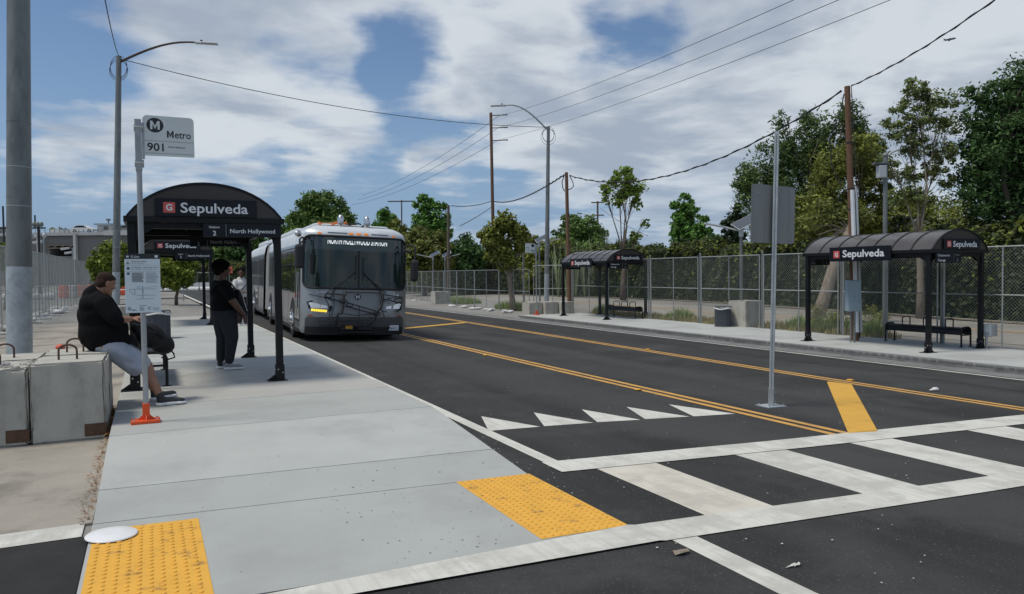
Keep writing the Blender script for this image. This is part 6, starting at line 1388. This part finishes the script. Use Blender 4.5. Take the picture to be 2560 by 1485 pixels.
# ================================================================ small things
p=G(279,1341,-.13); g=MB(); P=[(0,.022),(.055,.0225),(.098,.021),(.115,.014),(.15,.009),(.156,.005),(.156,0)]
g.grid(lambda u,v:(P[v][0]*math.cos(u),P[v][0]*math.sin(u),P[v][1]),np.linspace(0,2*math.pi,40),range(len(P)))
tag(g.build('bowl_lid','plate_white',loc=(p.x,p.y,-.120),smooth=True,rot=(0,.03,0)),'white round plastic lid lying on the corner of the left tactile pad','lid')
for i,(u,v) in enumerate(((1595,977),(1214,890),(1620,874),(2126,951))):
    x=G(u,v,-.34); x=Vector((x.x,x.y,rz(x.x)+.012)); p=G(u,v,rz(x.x)); g=MB(); g.bbox(-.05,.05,-.05,.05,0,.018,.008); tag(g.build('road_reflector','tactile_yellow',loc=(p.x,p.y,rz(p.x)+.012)),('small yellow raised reflector beside the near double line, right of the teeth marks','distant yellow reflector beside the near double line, by the bus','distant yellow reflector on the far double line','yellow raised reflector at the top of the wide diagonal stripe')[i],'road reflector','yellow raised reflectors')
p=G(2338,978,-.44); g=MB(); g.ell((0,0,.02),(.07,.05,.035),9,6); g.ell((-.06,.02,.01),(.05,.03,.015),8,5); tag(g.build('paper_scrap','bag_white',loc=(p.x,p.y,rz(p.x)+.01)),'crumpled white paper lying on the far lane at the right','litter')
p=G(1702,1376,-.2); g=MB(); g.add([(-.06,-.02,0),(-.01,-.035,.012),(.055,-.02,.006),(.065,.01,.012),(.01,.03,.004),(-.05,.02,.014)],[(0,1,2,3,4,5)]); tag(g.build('dry_leaf','bark_pale',loc=(p.x,p.y,rz(p.x)+.012)),'single dry tan leaf on the asphalt near the lower white line','leaf')
def scatter(label,x0,x1,y0,y1,n,s,m,zf,name,kind='stuff'):
    g=MB()
    for k in range(n):
        x,y=random.uniform(x0,x1),random.uniform(y0,y1); r=s*random.uniform(.4,1.3); a=random.uniform(0,6.28); z=zf(x,y)
        g.add([(x+r*math.cos(a+q)*random.uniform(.6,1.1),y+r*.7*math.sin(a+q),z) for q in(0,1.3,2.6,3.9,5.1)],[(0,1,2,3,4)])
    return tag(g.build(name,m),label,'litter',kind=kind)
scatter('tiny pale crumbs scattered over the asphalt by the crossing',2.9,12,2.6,16,420,.010,'paint_white',lambda x,y:rz(x)+.018,'crumbs')
scatter('dark specks of dirt on the near concrete apron',1.2,2.3,4.3,5.8,60,.008,'kerb_dark',lambda x,y:zl(x,y)+.003,'specks')
scatter('dark specks and chips scattered over the platform slab',-.2,2.8,6,20,160,.010,'kerb_dark',lambda x,y:zl(x,y)+.003,'specks')
g=MB()
for k in range(420):
    y=random.uniform(5.95,8.95)**1.; x=-.44+random.gauss(0,.035); a=random.uniform(0,6.28); r=random.uniform(.006,.018); g.add([(x+r*math.cos(a),y+r*math.sin(a),-.122+random.uniform(0,.01)),(x+r*.5*math.cos(a+2),y+r*math.sin(a+2),-.12),(x+r*math.cos(a+4),y+r*.5*math.sin(a+4),-.118)],[(0,1,2)])
for k in range(500):
    y=random.uniform(8.9,10.8); x=-.42+random.gauss(0,.03); a=random.uniform(0,6.28); r=random.uniform(.008,.03); z=random.uniform(-.13,-.06); g.add([(x+r*math.cos(a),y+r*math.sin(a),z),(x+r*.5*math.cos(a+2),y+r*math.sin(a+2),z+.01),(x+r*math.cos(a+4),y+r*.5*math.sin(a+4),z+.015)],[(0,1,2)])
tag(g.build('leaf_litter','leaf_litter'),'brown leaf litter in the gap between old pavement and platform','litter',kind='stuff')
g=MB(); g.ell((0,0,0),(.055,.06,.04),12,6); tag(g.build('red_cap','barrier_orange',loc=(-1.02,10.9,.70)),'small red cap resting on the far concrete blocks beside the pole','cap')
for i,(x,y,sx) in enumerate(((6.9,17.5,.5),(4.2,13.2,.35),(5.6,11.4,.3))): pass
p=G(1990,1411,-.22); g=MB(); [g.add([(random.uniform(-.07,.07)+q,random.uniform(-.02,.02),0),(random.uniform(-.03,.05)+q+.03,random.uniform(-.02,.02),0.002),(random.uniform(-.03,.05)+q,.03,0.001)],[(0,1,2)]) for q in (-.06,-.03,0,.03,.06)]
tag(g.build('paint_flake','paint_white',loc=(p.x,p.y,rz(p.x)+.014)),'white scuffed paint mark on the asphalt at the lower right','mark')
# aeroplane
p=at(2375,97,900); t=empty('aeroplane',p,0,'tiny dark airliner flying in the upper right sky','aeroplane'); k=900/CF
R=Matrix.Rotation(-CY,4,'Z')@Matrix.Rotation(math.radians(-11),4,'Y')
def A(*q): return R@Vector(q)
mat('plane_grey',(.06,.07,.08),.5)
g=MB(); L_=31*k; g.tube([A(-L_/2,0,.0),A(-L_*.35,0,-.03*L_),A(-.1*L_,0,-.04*L_),A(.3*L_,0,-.04*L_),A(.44*L_,0,-.035*L_),A(.5*L_,0,-.04*L_)],[.3,1.0,1.15,1.15,.8,.1],12); g.build('fuselage','plane_grey',t)
for s in(-1,1):
    g=MB(); vs=[A(.08*L_,0,-.07*L_),A(-.08*L_,0,-.07*L_),A(-.30*L_,s*.45*L_,-.02*L_),A(-.24*L_,s*.45*L_,-.02*L_)]; vs+=[v+Vector((0,0,.25)) for v in vs]; g.add(vs,[(0,1,2,3),(4,7,6,5),(0,4,5,1),(1,5,6,2),(2,6,7,3),(3,7,4,0)]); g.build('wing','plane_grey',t)
    g=MB(); g.cyl(A(.06*L_,s*.16*L_,-.10*L_),A(-.03*L_,s*.16*L_,-.10*L_),.7,n=10); g.build('engine','plane_grey',t)
    g=MB(); vs=[A(-.38*L_,0,0),A(-.46*L_,0,0),A(-.52*L_,s*.16*L_,.01*L_),A(-.49*L_,s*.16*L_,.01*L_)]; vs+=[v+Vector((0,0,.15)) for v in vs]; g.add(vs,[(0,1,2,3),(4,7,6,5),(0,4,5,1),(1,5,6,2),(2,6,7,3),(3,7,4,0)]); g.build('tailplane','plane_grey',t)
g=MB(); vs=[A(-.34*L_,-.1,0),A(-.47*L_,-.1,0),A(-.53*L_,-.1,.13*L_),A(-.48*L_,-.1,.13*L_)]; vs+=[v+Vector((0,.2,0)) for v in vs]; g.add(vs,[(0,1,2,3),(4,7,6,5),(0,4,5,1),(1,5,6,2),(2,6,7,3),(3,7,4,0)]); g.build('fin','plane_grey',t)

# worn tyre-side scuffs and small stones along the platform edge
scatter('grey grit lying in the road edge beside the platform',2.99,3.30,5.0,24,260,.010,'concrete_broken',lambda x,y:rz(x)+.008,'grit')
scatter('pale grit and leaf crumbs in the far gutter',14.6,15.2,6,30,300,.014,'concrete_broken',lambda x,y:rz(x)+.012,'grit')
